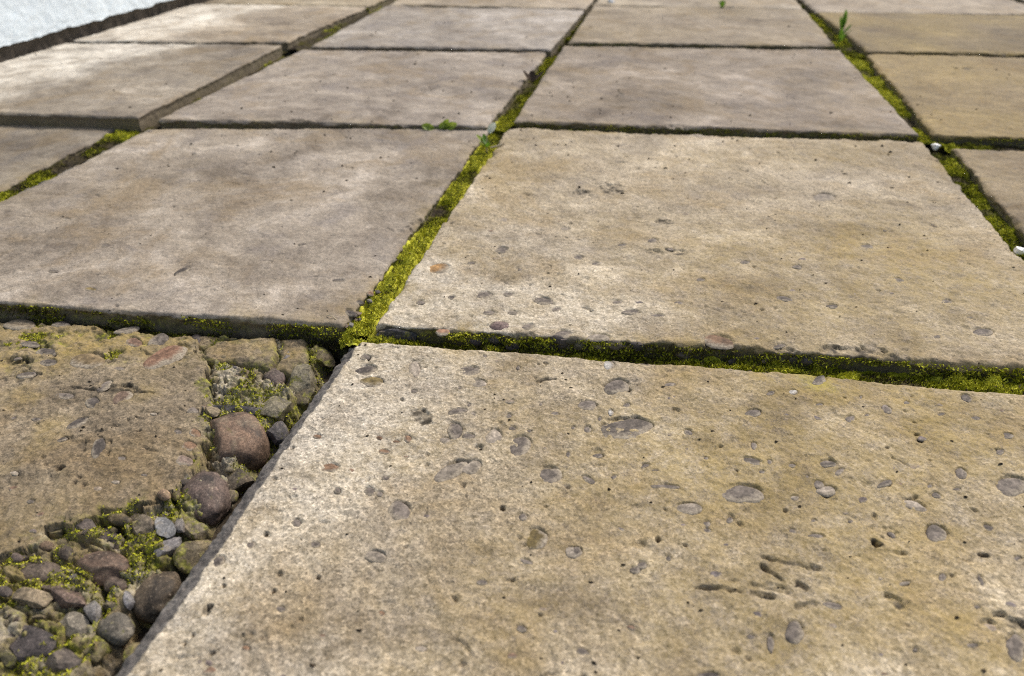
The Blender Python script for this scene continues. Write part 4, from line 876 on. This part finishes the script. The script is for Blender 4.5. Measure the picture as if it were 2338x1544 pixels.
# smaller aggregate between the ones placed above
for key, n, (ua, ub, va, vb) in (('AR', 130, (.04, .97, .02, .56)), ('AL', 45, (.4, .95, .1, .5)), ('BR', 60, (.03, .97, .3, .99))):
    s = SURF[key]; TL, TR, BR_, BL_ = s['c']; lr = np.random.default_rng(len(key)+n)
    k = 0
    while k < n:
        uu, vv = lr.uniform(ua, ub), lr.uniform(va, vb); p = (TL*(1-uu)+TR*uu)*(1-vv)+(BL_*(1-uu)+BR_*uu)*vv
        k += 1
        if any(math.hypot(p[0]-e[0], p[1]-e[1]) < e[2]+.004 for e in PEBBLES[key]): continue
        if key == 'AL' and s['g'][np.unravel_index(np.argmin((s['X']-p[0])**2+(s['Y']-p[1])**2), s['X'].shape)] > .1: continue
        a = lr.uniform(.0018, .0042); c = [(.155, .125, .115), (.13, .11, .105), (.24, .19, .14), (.17, .11, .075)][lr.integers(4)]
        add_pebble(key, p[0], p[1], a*lr.uniform(1, 1.6), a*lr.uniform(.7, 1), lr.uniform(-.6, .6), c, k+900, .0002)

# ------------------------------------------------------------------ cobbles and rubble bared in the broken corner (parts of that slab)
def stone_mesh(name, a, b, c, kind, seed, sub=4):
    bm = bmesh.new(); bmesh.ops.create_icosphere(bm, subdivisions=sub, radius=1)
    r_ = random.Random(seed); off = Vector((r_.uniform(0, 90), r_.uniform(0, 90), r_.uniform(0, 90)))
    planes = []
    if kind == 'flatback': planes = [(Vector((.05, .93, .34)).normalized(), .62), (Vector((.99, .1, .1)).normalized(), .86), (Vector((-.95, .2, .2)).normalized(), .88)]
    elif kind == 'tri': planes = [(Vector((-.6, .7, .35)).normalized(), .72), (Vector((.55, .75, .3)).normalized(), .80)]
    elif kind == 'flint': planes = [(Vector((-.1, -.75, .65)).normalized(), .30), (Vector((0, .8, .6)).normalized(), .6), (Vector((-.8, .3, .4)).normalized(), .7)]
    elif kind in ('ang', 'box'):
        for _ in range(12 if kind == 'ang' else 5):
            v = Vector((r_.gauss(0, 1), r_.gauss(0, 1), r_.gauss(.3, .8))).normalized(); planes.append((v, r_.uniform(.50, .80)))
    ex = {'box': .55, 'ang': .8, 'flatback': .78}.get(kind, 1.0)
    n_amp = {'egg': .12, 'tri': .06, 'flatback': .04, 'ang': .10, 'box': .06, 'flint': .08}[kind]
    for v in bm.verts:
        p = v.co.copy()
        if ex != 1.0:
            p = Vector([math.copysign(abs(t)**ex, t) for t in p]); p *= (1.0/max(.01, (sum(abs(t)**(2/ex) for t in p))**(ex/2)))*.94
        for nrm, d in planes:
            k = p.dot(nrm)-d
            if k > 0: p -= nrm*k*.94
        p *= 1+n_amp*(mnoise.noise(p*1.6+off)*1.0+.5*mnoise.noise(p*3.7+off)) + (.022 if kind in ('ang', 'box', 'flint') else .007)*mnoise.noise(p*11+off)
        if kind == 'egg': p.y *= 1+.10*p.x
        p *= {'egg': 1.0, 'tri': 1.03, 'flatback': 1.16, 'flint': 1.1}.get(kind, 1.22); v.co = Vector((p.x*a, p.y*b, p.z*c))
    me = bpy.data.meshes.new(name); bm.to_mesh(me); bm.free()
    me.polygons.foreach_set('use_smooth', [True]*len(me.polygons))
    if kind in ('ang', 'box', 'flint'): me.set_sharp_from_angle(angle=.42)
    return me

AL = SURF['AL']
for i, (nm, x, y, zc, a, b, c, yaw, colr, mo, kind) in enumerate(COBBLES):
    me = stone_mesh(nm, a, b, c, kind, 500+i, 4 if a > .012 else 3)
    o = obj(nm, me, M['stone'], AL['o'], (x-AL['loc'][0], y-AL['loc'][1], zc-AL['loc'][2])); o.rotation_euler = (0, 0, yaw); o.color = tuple(q*(.84 if nm == 'cobble' else .70) for q in colr)+(mo,)

def plate(name, outline, ztop, depth, seed, mat, parent, color, res=.0012):
    """a loose piece of slab: flat worn top over a polygon outline, rounded arris and ragged sides"""
    out = np.array(outline); lo, hi = out.min(0)-.006, out.max(0)+.006
    nx, ny = int((hi[0]-lo[0])/res)+1, int((hi[1]-lo[1])/res)+1
    X, Y = np.meshgrid(np.linspace(lo[0], hi[0], nx), np.linspace(lo[1], hi[1], ny))
    d = seg_dist(X, Y, [tuple(p) for p in out]+[tuple(out[0])]); ins = in_poly(X, Y, [tuple(p) for p in out])
    sd = np.where(ins, d, -d)+.0018*fbm(X*90, Y*90, seed, 4)
    z = .0020*fbm(X*60, Y*60, seed+1, 4)+.0010*fbm(X*240, Y*240, seed+2, 3)-.0026*sstep(.004, 0, sd)+np.where(sd < 0, np.maximum(sd*9, -depth), 0)
    keep = sd > -.0032
    idx = np.arange(nx*ny).reshape(ny, nx); q = np.stack([idx[:-1, :-1], idx[:-1, 1:], idx[1:, 1:], idx[1:, :-1]], -1).reshape(-1, 4)
    q = q[keep.ravel()[q].all(1)]; c0 = out.mean(0); used = np.unique(q); rm = np.full(nx*ny, -1); rm[used] = np.arange(len(used))
    vts = np.stack([X-c0[0], Y-c0[1], z], -1).reshape(-1, 3)[used]
    mo = np.clip(.75*sstep(.006, -.001, sd)+.5*fbm(X*40, Y*40, seed+3, 4), 0, 1).ravel()[used]
    me = mesh_np(name, vts, quads=rm[q], attrs=dict(side=sstep(.001, -.003, sd).ravel()[used], moss=mo, algae=np.clip(.10+.5*fbm(X*50, Y*50, seed+4, 3), 0, 1).ravel()[used], white=np.zeros(len(used))))
    o = obj(name, me, mat, parent, (c0[0]-parent.location[0], c0[1]-parent.location[1], ztop-parent.location[2])); o.color = color
    return o
for i, c in enumerate(CHUNKS): plate('concrete_chunk', c, AL['z']-(.0005, .002, .004, .003)[i], .03, 640+i*7, M['concrete'], AL['o'], (.80, .72, .57, .9))

# small stones wedged through the rubble
lr = np.random.default_rng(5); gsel = np.argwhere((AL['g'] > .9)); SM = [stone_mesh('stone', 1, .8, .7, 'egg' if i % 4 == 0 else 'ang', 900+i, 3) for i in range(8)]
for m_ in SM: m_.materials.append(M['stone'])
for k in range(100):
    iy, ix = gsel[lr.integers(len(gsel))]; x, y, z = AL['X'][iy, ix], AL['Y'][iy, ix], AL['Z'][iy, ix]
    if x < -.52: continue
    r = lr.uniform(.0014, .0048); o = obj('stone', SM[lr.integers(8)], None, AL['o'], (x-AL['loc'][0], y-AL['loc'][1], z-.1*r-AL['loc'][2]))
    o.rotation_euler = (lr.uniform(-.4, .4), lr.uniform(-.4, .4), lr.uniform(0, 6)); o.scale = (r, r, r)
    c = [(.12, .09, .07), (.20, .165, .11), (.17, .155, .145), (.09, .072, .058), (.18, .145, .085)][lr.integers(5)]; o.color = tuple(c)+(float(lr.uniform(.1, .6)),)

# stones standing out of the front edge of the slab behind the near joint
BRo = SURF['BR']
for j, (p, a, b, c, colr, mo, kind, yaw) in enumerate(((PTS['face_peb'], .0135, .011, .0105, (.135, .095, .085), .15, 'egg', 0), (PTS['face_sh'], .019, .005, .008, (.10, .092, .092), .3, 'ang', -.1))):
    o = obj('cobble' if j == 0 else 'flint', stone_mesh('cobble' if j == 0 else 'flint', a, b, c, kind, 700+j), M['stone'], BRo['o'], tuple(p[k]-BRo['loc'][k] for k in range(3))); o.rotation_euler = (0, 0, yaw); o.color = colr+(mo,)
TL, TR, BR_, BL_ = BRo['c']; lr = np.random.default_rng(8)
for k in range(26):
    t = lr.uniform(.0, .62); p = BL_*(1-t)+BR_*t; r = lr.uniform(.003, .008)
    o = obj('stone', SM[lr.integers(8)], None, BRo['o'], (p[0]-BRo['loc'][0], p[1]-BRo['loc'][1]+.001, -lr.uniform(.003, .018))); o.scale = (r*1.2, r*.7, r); o.rotation_euler = (0, 0, lr.uniform(-.4, .4))
    o.color = tuple([(.13, .105, .10), (.20, .16, .12), (.10, .085, .08)][lr.integers(3)])+(float(lr.uniform(.2, .7)),)

BLo = SURF['BL']; TL, TR, BR_, BL_ = BLo['c']
for k in range(18):
    t = lr.uniform(0, .16); p = BR_*(1-t)+TR*t; r = lr.uniform(.0015, .0060)*(1-2.5*t)
    o = obj('stone', SM[lr.integers(8)], None, BLo['o'], (p[0]-BLo['loc'][0]+lr.uniform(-.010, .008), p[1]-BLo['loc'][1]+lr.uniform(-.002, .008), -lr.uniform(.002, .010))); o.scale = (r*1.2, r, r*.8); o.rotation_euler = (0, 0, lr.uniform(0, 3))
    o.color = tuple([(.13, .105, .10), (.20, .15, .11), (.10, .085, .08), (.24, .22, .2)][lr.integers(4)])+(float(lr.uniform(.1, .4)),)

# ------------------------------------------------------------------ bare earth under everything
nx = 120; X, Y = np.meshgrid(np.concatenate([[-60, -8], np.linspace(-3, 3, nx), [8, 60]]), np.concatenate([[-60, -6], np.linspace(-1, 6, nx), [9, 60]]))
Zg = -.040+.004*fbm(X*14, Y*14, 3, 3); idx = np.arange(X.size).reshape(X.shape)
tag(obj('ground', mesh_np('ground', np.stack([X, Y, Zg], -1).reshape(-1, 3), quads=np.stack([idx[:-1, :-1], idx[:-1, 1:], idx[1:, 1:], idx[1:, :-1]], -1).reshape(-1, 4)), M['soil']), kind='structure')

# ------------------------------------------------------------------ moss and earth filling the joints
MV, MQ, MT, MA = [], [], [], []; mcount = 0
def add_geo(v, q=None, t=None, tone=None):
    global mcount
    MV.append(v); MA.append(tone)
    if q is not None: MQ.append(q+mcount)
    if t is not None: MT.append(t+mcount)
    mcount += len(v)

def blades(pts, nrm, tone, seed, length=(.0012, .0034), width=.0007, spread=.9):
    """small moss leaves: one bent pair of triangles each"""
    n = len(pts); lr = np.random.default_rng(seed)
    d = nrm+lr.normal(0, spread, (n, 3)); d /= np.linalg.norm(d, axis=1)[:, None]
    s = np.cross(d, lr.normal(0, 1, (n, 3))); s /= np.linalg.norm(s, axis=1)[:, None]
    L = lr.uniform(length[0], length[1], n)[:, None]; w = width*lr.uniform(.6, 1.4, n)[:, None]
    bend = lr.normal(0, .25, (n, 3))*L; mid = pts+d*L*.5
    v = np.stack([pts-d*.0008, mid+s*w, pts+d*L+bend, mid-s*w], 1).reshape(-1, 3)
    add_geo(v, q=np.arange(n*4).reshape(n, 4), tone=np.repeat(tone+lr.normal(0, .13, n), 4))

def joint(A0, A1, B0, B1, zA, zB, seed, amount=.6, tone0=.5, bumps=.005, dens=1.0, res=.0022, gapB=0.0, blade=True, m_along=None):
    A0, A1, B0, B1 = [np.array(p) for p in (A0, A1, B0, B1)]
    L = np.linalg.norm((A1+B1)/2-(A0+B0)/2); wd = (np.linalg.norm(B0-A0)+np.linalg.norm(B1-A1))/2+.012
    ns, nt = max(8, int(L/res)), max(6, int(wd/res)+2); s, t = np.meshgrid(np.linspace(0, 1, ns), np.linspace(-.15, 1.15, nt))
    a = A0*(1-s)[..., None]+A1*s[..., None]; b = B0*(1-s)[..., None]+B1*s[..., None]; P = a*(1-t)[..., None]+b*t[..., None]; X, Y = P[..., 0], P[..., 1]
    w1, c1 = worley(X*70, Y*70, seed); w2, c2 = worley(X*150, Y*150, seed+1)
    patch = np.clip(.5+.75*fbm(X*13, Y*13, seed+2, 4), 0, 1)
    if m_along is not None: patch = np.clip((patch-.5)*.55+m_along(s), 0, 1)
    tone = tone0*(.18+patch*1.0)+.16*(c1-.5)+.10*(c2-.5)
    z = zA*(1-t)+zB*t+bumps*((1-np.clip(w1*1.2, 0, 1)**2)*(.4+c1)*patch*1.2+.45*(1-np.clip(w2*1.2, 0, 1)**2))-.6*bumps+.0025*fbm(X*40, Y*40, seed+3, 3)
    if gapB: z -= .022*sstep(1-gapB, 1.0, t+.08*fbm(X*60, Y*60, seed+4, 3))
    idx = np.arange(ns*nt).reshape(nt, ns); q = np.stack([idx[:-1, :-1], idx[:-1, 1:], idx[1:, 1:], idx[1:, :-1]], -1).reshape(-1, 4)
    add_geo(np.stack([X, Y, z], -1).reshape(-1, 3), q=q, tone=tone.ravel())
    if blade:
        lr = np.random.default_rng(seed+9); n = int(L*wd*dens*1100000)
        iy = lr.integers(0, nt, n); ix = lr.integers(0, ns, n); m = ((patch[iy, ix]+lr.normal(0, .15, n)) > (1-amount)) & (t[iy, ix] < 1-gapB*.8) & (t[iy, ix] > .06)
        iy, ix = iy[m], ix[m]; pts = np.stack([X[iy, ix], Y[iy, ix], z[iy, ix]], -1)+np.concatenate([lr.normal(0, .0012, (len(iy), 2)), np.zeros((len(iy), 1))], 1)
        blades(pts, np.array([0, 0, 1.0]), tone[iy, ix]+.05, seed+10)
        kk = lr.random(len(pts)) < .035; blades(pts[kk]+[0, 0, .0008], np.array([0, 0, .5]), np.full(kk.sum(), .12), seed+12, (.003, .008), .0006, 1.4)   # dead bits and crumbs

def vj(l, r, *a, **k):
    L_, R_ = SURF[l]['c'], SURF[r]['c']; joint(L_[1], L_[2], R_[0], R_[3], *a, **k)
def hj(b, f, *a, **k):
    B_, F_ = SURF[b]['c'], SURF[f]['c']; joint(B_[3], B_[2], F_[0], F_[1], *a, **k)
vj('BL', 'BR', -.006, -.008, 11, amount=.70, tone0=1.02, bumps=.006, gapB=.30, dens=1.1, res=.0016, m_along=lambda s: np.interp(s, [0, .08, .12, .27, .30, .36, .40, .45, .50, .58, .64, .68, .92, 1.0], [.4, .35, .9, .85, .3, .25, .85, .5, .12, .15, .6, 1.0, .95, .6]))
vj('CL', 'CR', -.006, -.006, 12, amount=.55, tone0=.85, bumps=.006, dens=.8, m_along=lambda s: .35+.5*sstep(.6, .9, s)-.2*np.exp(-((s-.45)/.1)**2))
vj('DL', 'DR', -.006, -.006, 13, amount=.5, tone0=.55, bumps=.006, dens=.6)
vj('BR', 'BRR', -.009, -.010, 14, amount=.6, tone0=.74, bumps=.007, dens=.8)
vj('CR', 'CRR', -.007, -.008, 15, amount=.55, tone0=.80, bumps=.007, dens=.7)
vj('DR', 'DRR', -.003, -.003, 16, amount=.6, tone0=.72, bumps=.006, dens=.6)
vj('BLL', 'BL', -.010, -.008, 17, amount=.7, tone0=.6, bumps=.007, dens=.7)
vj('CLL', 'CL', -.008, -.002, 18, amount=.3, tone0=.42, bumps=.005, dens=.5)
vj('DLL', 'DL', .004, .004, 19, amount=.35, tone0=.48, bumps=.005, dens=.5)
vj('AR', 'ARR', -.008, -.008, 20, amount=.5, tone0=.5, dens=.3, res=.004)
hj('BR', 'AR', -.014, -.008, 21, amount=.75, tone0=.78, bumps=.006, dens=1.1, res=.0016)
hj('BL', 'AL', -.022, -.018, 22, amount=.4, tone0=.36, bumps=.004, dens=.6)
hj('CL', 'BL', -.012, -.010, 23, amount=.3, tone0=.34, bumps=.004, dens=.5)
hj('CR', 'BR', -.008, -.006, 24, amount=.65, tone0=.48, bumps=.005, dens=.7)
hj('CLL', 'BLL', -.016, -.012, 25, amount=.25, tone0=.3, bumps=.004, dens=.4)
hj('CRR', 'BRR', -.006, -.006, 26, amount=.7, tone0=.55, bumps=.006, dens=.7)
hj('DL', 'CL', -.02, -.02, 27, amount=.1, tone0=.2, blade=False)
hj('DR', 'CR', -.003, -.002, 28, amount=.6, tone0=.45, bumps=.005, dens=.4)
hj('DLL', 'CLL', -.004, -.002, 29, amount=.3, tone0=.4, dens=.3)
hj('DRR', 'CRR', -.002, -.002, 30, amount=.7, tone0=.5, dens=.4)
hj('EL', 'DL', .006, .006, 31, amount=.6, tone0=.55, dens=.3); hj('ER', 'DR', -.02, -.02, 32, blade=False, tone0=.2)
hj('ELL', 'DLL', .010, .010, 33, amount=.5, tone0=.5, dens=.3); hj('ERR', 'DRR', 0, 0, 34, amount=.5, tone0=.5, dens=.3)
vj('EL', 'ER', -.004, -.004, 35, amount=.5, tone0=.5, dens=.3); vj('ER', 'ERR', -.004, -.004, 36, amount=.5, tone0=.5, dens=.3); vj('ELL', 'EL', -.004, -.004, 37, amount=.5, tone0=.5, dens=.3)

def face_moss(key, t0, t1, n, tone0, seed, zr=(-.002, -.022)):
    s = SURF[key]; TL, TR, BR_, BL_ = s['c']; lr = np.random.default_rng(seed)
    t = lr.uniform(t0, t1, n); zz = lr.uniform(zr[1], zr[0], n); p = BL_[None]*(1-t)[:, None]+BR_[None]*t[:, None]
    m = (fbm(p[:, 0]*22, zz*60, seed, 4)+.25) > lr.uniform(-.2, .5, n); p = p[m]; zz = zz[m]
    nr = (BL_-TL)/np.linalg.norm(BL_-TL); clump = .004*np.clip(fbm(p[:, 0]*80, zz*90, seed+1, 3)+.2, 0, 1)
    pts = np.stack([p[:, 0]+nr[0]*clump, p[:, 1]+nr[1]*clump, s['z']+zz], -1)
    blades(pts, np.array([nr[0], nr[1], .5]), tone0+.25*fbm(p[:, 0]*15, zz*40, seed+2, 3), seed+3, (.0014, .0032), .0008)
face_moss('BR', .06, 1.0, 9000, .60, 61); face_moss('BL', .2, 1.0, 4500, .44, 62); face_moss('CR', 0, 1, 2500, .42, 63); face_moss('CRR', 0, .6, 1500, .5, 64)
# tufts among the rubble
cand = np.argwhere((AL['moss'] > .45) & (AL['X'] > -.55)); lr = np.random.default_rng(71)
cand = cand[lr.random(len(cand)) < min(1, 42000/len(cand))]; iy, ix = cand.T
msk = fbm(AL['X'][iy, ix]*34, AL['Y'][iy, ix]*34, 72, 4) > .02; iy, ix = iy[msk], ix[msk]
blades(np.stack([AL['X'][iy, ix], AL['Y'][iy, ix], AL['Z'][iy, ix]], -1), np.array([0, 0, 1.0]), .78+.22*fbm(AL['X'][iy, ix]*20, AL['Y'][iy, ix]*20, 73, 3), 74, (.0008, .0021), .0006)
# cushion at the crossing of the joints
cx, cy, cz = PTS['stem']; th_ = lr.uniform(0, 6.28, 1500); rr_ = np.sqrt(lr.uniform(0, 1, 1500))
ccx, ccy = cx+.016, cy-.006
pts = np.stack([ccx+.007*rr_*np.cos(th_)+.006*rr_*np.sin(th_), ccy+.017*rr_*np.sin(th_), -.014+.008*np.sqrt(1-rr_**2)+lr.normal(0, .0008, 1500)], -1)
blades(pts, np.array([0, 0, 1.0]), np.full(1500, .85), 76, (.0014, .0032), .0007)
me = mesh_np('moss', np.concatenate(MV), quads=np.concatenate(MQ), attrs=dict(tone=np.concatenate(MA)))
tag(obj('moss', me, M['moss']), 'yellow-green moss and dark earth filling the joints between slabs', 'moss', kind='stuff')

# ------------------------------------------------------------------ white rendered wall with its dark foot
w0, w1 = np.array(WALL[0]), np.array(WALL[1]); wd = (w1-w0)/np.linalg.norm(w1-w0); wnrm = np.array([wd[1], -wd[0]])   # wnrm points to the paving
wall = tag(empty('wall', (float(w0[0]), float(w0[1]), 0)), 'white roughcast wall rising along the left edge of the paving', 'wall')
def wall_sheet(name, s0, s1, z0f, z1, off, res_s, res_z, amp, seed, mat, closed):
    sgrid = spaced(s1-s0, res_s, .38, .62, .03)*(s1-s0)+s0; zg = np.linspace(0, 1, max(4, int(z1/res_z)))**1.6
    S_, T = np.meshgrid(sgrid, zg); zb = z0f(S_); Zz = zb+(z1-zb)*T
    a1, c1 = worley(S_*75, Zz*75, seed); a2, _ = worley(S_*170, Zz*170, seed+1)
    d = off+amp*((1-np.clip(a1*1.1, 0, 1)**2)*(.3+c1)+.5*(1-np.clip(a2, 0, 1)**2)+.8*fbm(S_*25, Zz*25, seed+2, 4))
    Xw = w0[0]+wd[0]*S_+wnrm[0]*d; Yw = w0[1]+wd[1]*S_+wnrm[1]*d
    front = np.stack([Xw, Yw, Zz], -1).reshape(-1, 3); ny, nx = S_.shape; idx = np.arange(nx*ny).reshape(ny, nx)
    bk = front.copy(); back = np.stack([w0[0]+wd[0]*S_[[0, -1]]-wnrm[0]*closed, w0[1]+wd[1]*S_[[0, -1]]-wnrm[1]*closed, Zz[[0, -1]]], -1).reshape(-1, 3)
    b0 = nx*ny+np.arange(nx); b1 = b0+nx; q = [np.stack([idx[:-1, :-1], idx[:-1, 1:], idx[1:, 1:], idx[1:, :-1]], -1).reshape(-1, 4)]
    for lo, hi in ((b0, idx[0]), (idx[-1], b1), (b1, b0)): q.append(np.stack([lo[:-1], lo[1:], hi[1:], hi[:-1]], -1))
    v = np.concatenate([front, back])-np.array([w0[0], w0[1], 0]); return obj(name, mesh_np(name, v, quads=np.concatenate(q)), mat, wall)
wall_sheet('render_coat', -4, 5.5, lambda s: .050+.0035*fbm(s*30, s*0, 81, 4), 2.2, .006, .006, .012, .0016, 82, M['plaster'], .15)
wall_sheet('plinth', -4, 5.5, lambda s: s*0-.045, .058, -.012, .006, .006, .006, 85, M['plinth'], .14)

# ------------------------------------------------------------------ loose things
def leaf_mesh(name, L, w, curl=.3, fold=.25, n=9, tipw=.0, shape='ovate'):
    vs_, q = [], []
    for i in range(n):
        t = i/(n-1); ww = w*(math.sin(math.pi*min(1, t*.92+.06))**.75 if shape == 'ovate' else (1-t)**.7*(.35+min(1, t*4)*.65)); x = L*math.cos(curl*t)*t; z = L*(math.sin(curl*t*1.6)*t*.8)
        for s in (-1, -.5, 0, .5, 1): vs_.append((x, s*ww/2*(1+.06*math.sin(t*23+s)), z+abs(s)*ww*fold))
    for i in range(n-1):
        for k in range(4): a = i*5+k; q.append((a, a+1, a+6, a+5))
    return mesh_np(name, vs_, quads=q)
def tube(name, pts, r0, r1, mat, parent=None, seg=7):
    pts = [Vector(p) for p in pts]; vs_, q = [], []
    for i, p in enumerate(pts):
        d = (pts[min(i+1, len(pts)-1)]-pts[max(i-1, 0)]).normalized(); s = d.orthogonal().normalized(); u = d.cross(s); r = r0+(r1-r0)*i/(len(pts)-1)
        for k in range(seg): a = 2*math.pi*k/seg; vs_.append(p+(s*math.cos(a)+u*math.sin(a))*r)
    for i in range(len(pts)-1):
        for k in range(seg): a = i*seg; b = a+seg; q.append((a+k, a+(k+1) % seg, b+(k+1) % seg, b+k))
    return obj(name, mesh_np(name, [tuple(v) for v in vs_], quads=q), mat, parent)
def put_leaf(parent, mat, L, w, rot, loc=(0, 0, 0), shape='ovate', curl=.3):
    o = obj('leaf', leaf_mesh('leaf', L, w, curl, shape=shape), mat, parent, loc); o.rotation_euler = rot; return o

pl = tag(empty('weed', PTS['weed']), 'upright green weed sprouting from the joint at the top right', 'weed')
tube('stem', [(0, 0, -.01), (.001, 0, .015), (.003, .002, .035), (.004, .003, .052)], .0016, .0009, M['leaf'], pl)
for L, w, r, l in ((.05, .013, (0, -1.25, .4), (.003, .002, .03)), (.045, .012, (0, -1.05, 1.2), (.003, .002, .034)), (.04, .012, (0, -.9, 3.4), (.002, .002, .028)), (.05, .010, (.2, -.35, 4.4), (.001, 0, .012)), (.06, .009, (0, -.1, 4.5), (0, 0, .006)), (.035, .012, (0, -.5, 0.1), (.002, 0, .02)), (.034, .010, (0, -.45, 5.7), (.001, 0, .012))):
    put_leaf(pl, M['leaf'], L, w, r, l)
pl = tag(empty('seedling', PTS['seedling']), 'small seedling with one upturned leaf painted with pale sheen in the bright mossy joint', 'weed')
tube('stem', [(0, 0, -.006), (-.001, 0, .008), (.000, .001, .018), (.003, .002, .027)], .0013, .0009, M['twig'], pl)
put_leaf(pl, M['leafsheen'], .020, .014, (.3, -.55, .7), (.003, .002, .025)); put_leaf(pl, M['leafy'], .024, .012, (0, -.3, 2.7), (0, 0, .006)); put_leaf(pl, M['leaf'], .020, .010, (0, -.45, 2.0), (0, 0, .006)); put_leaf(pl, M['leafy'], .018, .010, (0, -.25, 3.6), (0, 0, .003)); put_leaf(pl, M['leaf'], .016, .009, (0, -.5, 5.0), (0, 0, .002))
x, y, z = PTS['seedling']; tw = tag(empty('twig', (x+.006, y-.006, z+.004)), 'short pale dry twig lying beside the seedling in the mossy joint', 'twig')
tube('twig_piece', [(0, 0, 0), (.010, .001, .002), (.021, .004, .0045)], .0019, .0016, M['twig'], tw); tube('twig_end', [(.0211, .004, .0045), (.0225, .0045, .0048)], .0017, .0012, M['deadleaf'], tw)
pl = tag(empty('leafy_weed', PTS['leaves']), 'low leafy weed creeping out of the cross joint left of the mossy joint', 'weed')
for i, (dx, L, w, r) in enumerate(((.014, .030, .017, (.9, -.15, .15)), (.012, .022, .015, (.6, -.7, .5)), (-.006, .026, .015, (-.9, -.1, 3.0)), (.004, .018, .012, (.7, -.5, .3)), (-.030, .022, .012, (.8, -.05, .1)), (.030, .018, .012, (-.8, -.2, 2.7)))): put_leaf(pl, M['leafy'], L, w, r, (dx, 0, .0))
tube('stem', [(-.03, 0, -.004), (-.01, .001, .001), (.012, 0, .002), (.036, .001, .002)], .001, .0008, M['leafy'], pl)
pl.scale = (.85, .85, .85)
pl = tag(empty('sprout', PTS['leaf_far']), 'tiny bright green sprout in the farthest cross joint', 'weed')
for r in ((0, -.7, .5), (0, -.6, 2.6), (0, -.9, 1.5), (0, -.4, 4.6)): put_leaf(pl, M['leaf'], .022, .014, r)
for key, lab, s in (('shell_a', 'white shell fragment lodged where the right-hand joints cross', .0105), ('shell_b', 'white shell fragment in the right-hand joint at the picture edge', .0085), ('shell_c', 'pale shell fragment at the far end of the middle joint', .012)):
    me = stone_mesh('shell_fragment', s, s*.75, s*.55, 'ang', 950+len(lab), 3); me.materials.append(M['shell'])
    x, y, z = PTS[key]; o = obj('shell_fragment', me, None, None, (x, y, z+s*.25)); o.rotation_euler = (.2, .1, .5); tag(o, lab, 'shell')
x, y, z = PTS['stem']; gs = tube('dry_stem', [(0, 0, 0), (.006, -.003, .001), (.013, -.008, -.002), (.019, -.013, -.006)], .0006, .0004, M['twig']); gs.location = (x-.010, y+.008, .006); tag(gs, 'thin pale dry stem over the corner where the four near slabs meet', 'stem')
lf = tag(empty('dead_leaf', PTS['debris']), 'dark curled dead leaf caught in the far part of the middle joint', 'leaf')
for r, L in (((0, -.3, .2), .032), ((0, -.5, 2.9), .03), ((.3, -.7, 1.7), .024)): put_leaf(lf, M['deadleaf'], L, .018, r, (0, 0, .002))

# crumbs of earth and grit lying on the slabs
GV, GT = [], []; n0 = 0; lr = np.random.default_rng(99)
for key, n in (('AR', 140), ('BR', 120), ('BL', 70), ('AL', 120), ('CL', 60), ('CR', 70), ('CRR', 30), ('BRR', 30), ('CLL', 25), ('DL', 20), ('DR', 20)):
    s = SURF[key]; ny, nx = s['X'].shape
    for _ in range(n):
        iy, ix = lr.integers(ny), lr.integers(nx); x, y, z = s['X'][iy, ix], s['Y'][iy, ix], s['Z'][iy, ix]
        if s['g'] is not None and s['g'][iy, ix] > .2: continue
        r = lr.uniform(.0005, .0013)*(1.7 if y > 1 else 1); p = np.array([[1, 0, .1], [0, 1, .1], [-1, 0, .1], [0, -1, .1], [0, 0, 1.0], [0, 0, -.4]])*r*lr.uniform(.5, 1.5, (6, 1)); a = lr.uniform(0, 6)
        p = p @ np.array([[math.cos(a), math.sin(a), 0], [-math.sin(a), math.cos(a), 0], [0, 0, 1]]); p[:, 0] *= lr.uniform(1, 2)
        GV.append(p+[x, y, z+r*.2]); GT.append(np.array([[0, 1, 4], [1, 2, 4], [2, 3, 4], [3, 0, 4], [1, 0, 5], [2, 1, 5], [3, 2, 5], [0, 3, 5]])+n0); n0 += 6
tag(obj('grit', mesh_np('grit', np.concatenate(GV), tris=np.concatenate(GT), smooth=False), M['soil']), 'dark crumbs of earth scattered over the slabs', 'grit', kind='stuff')
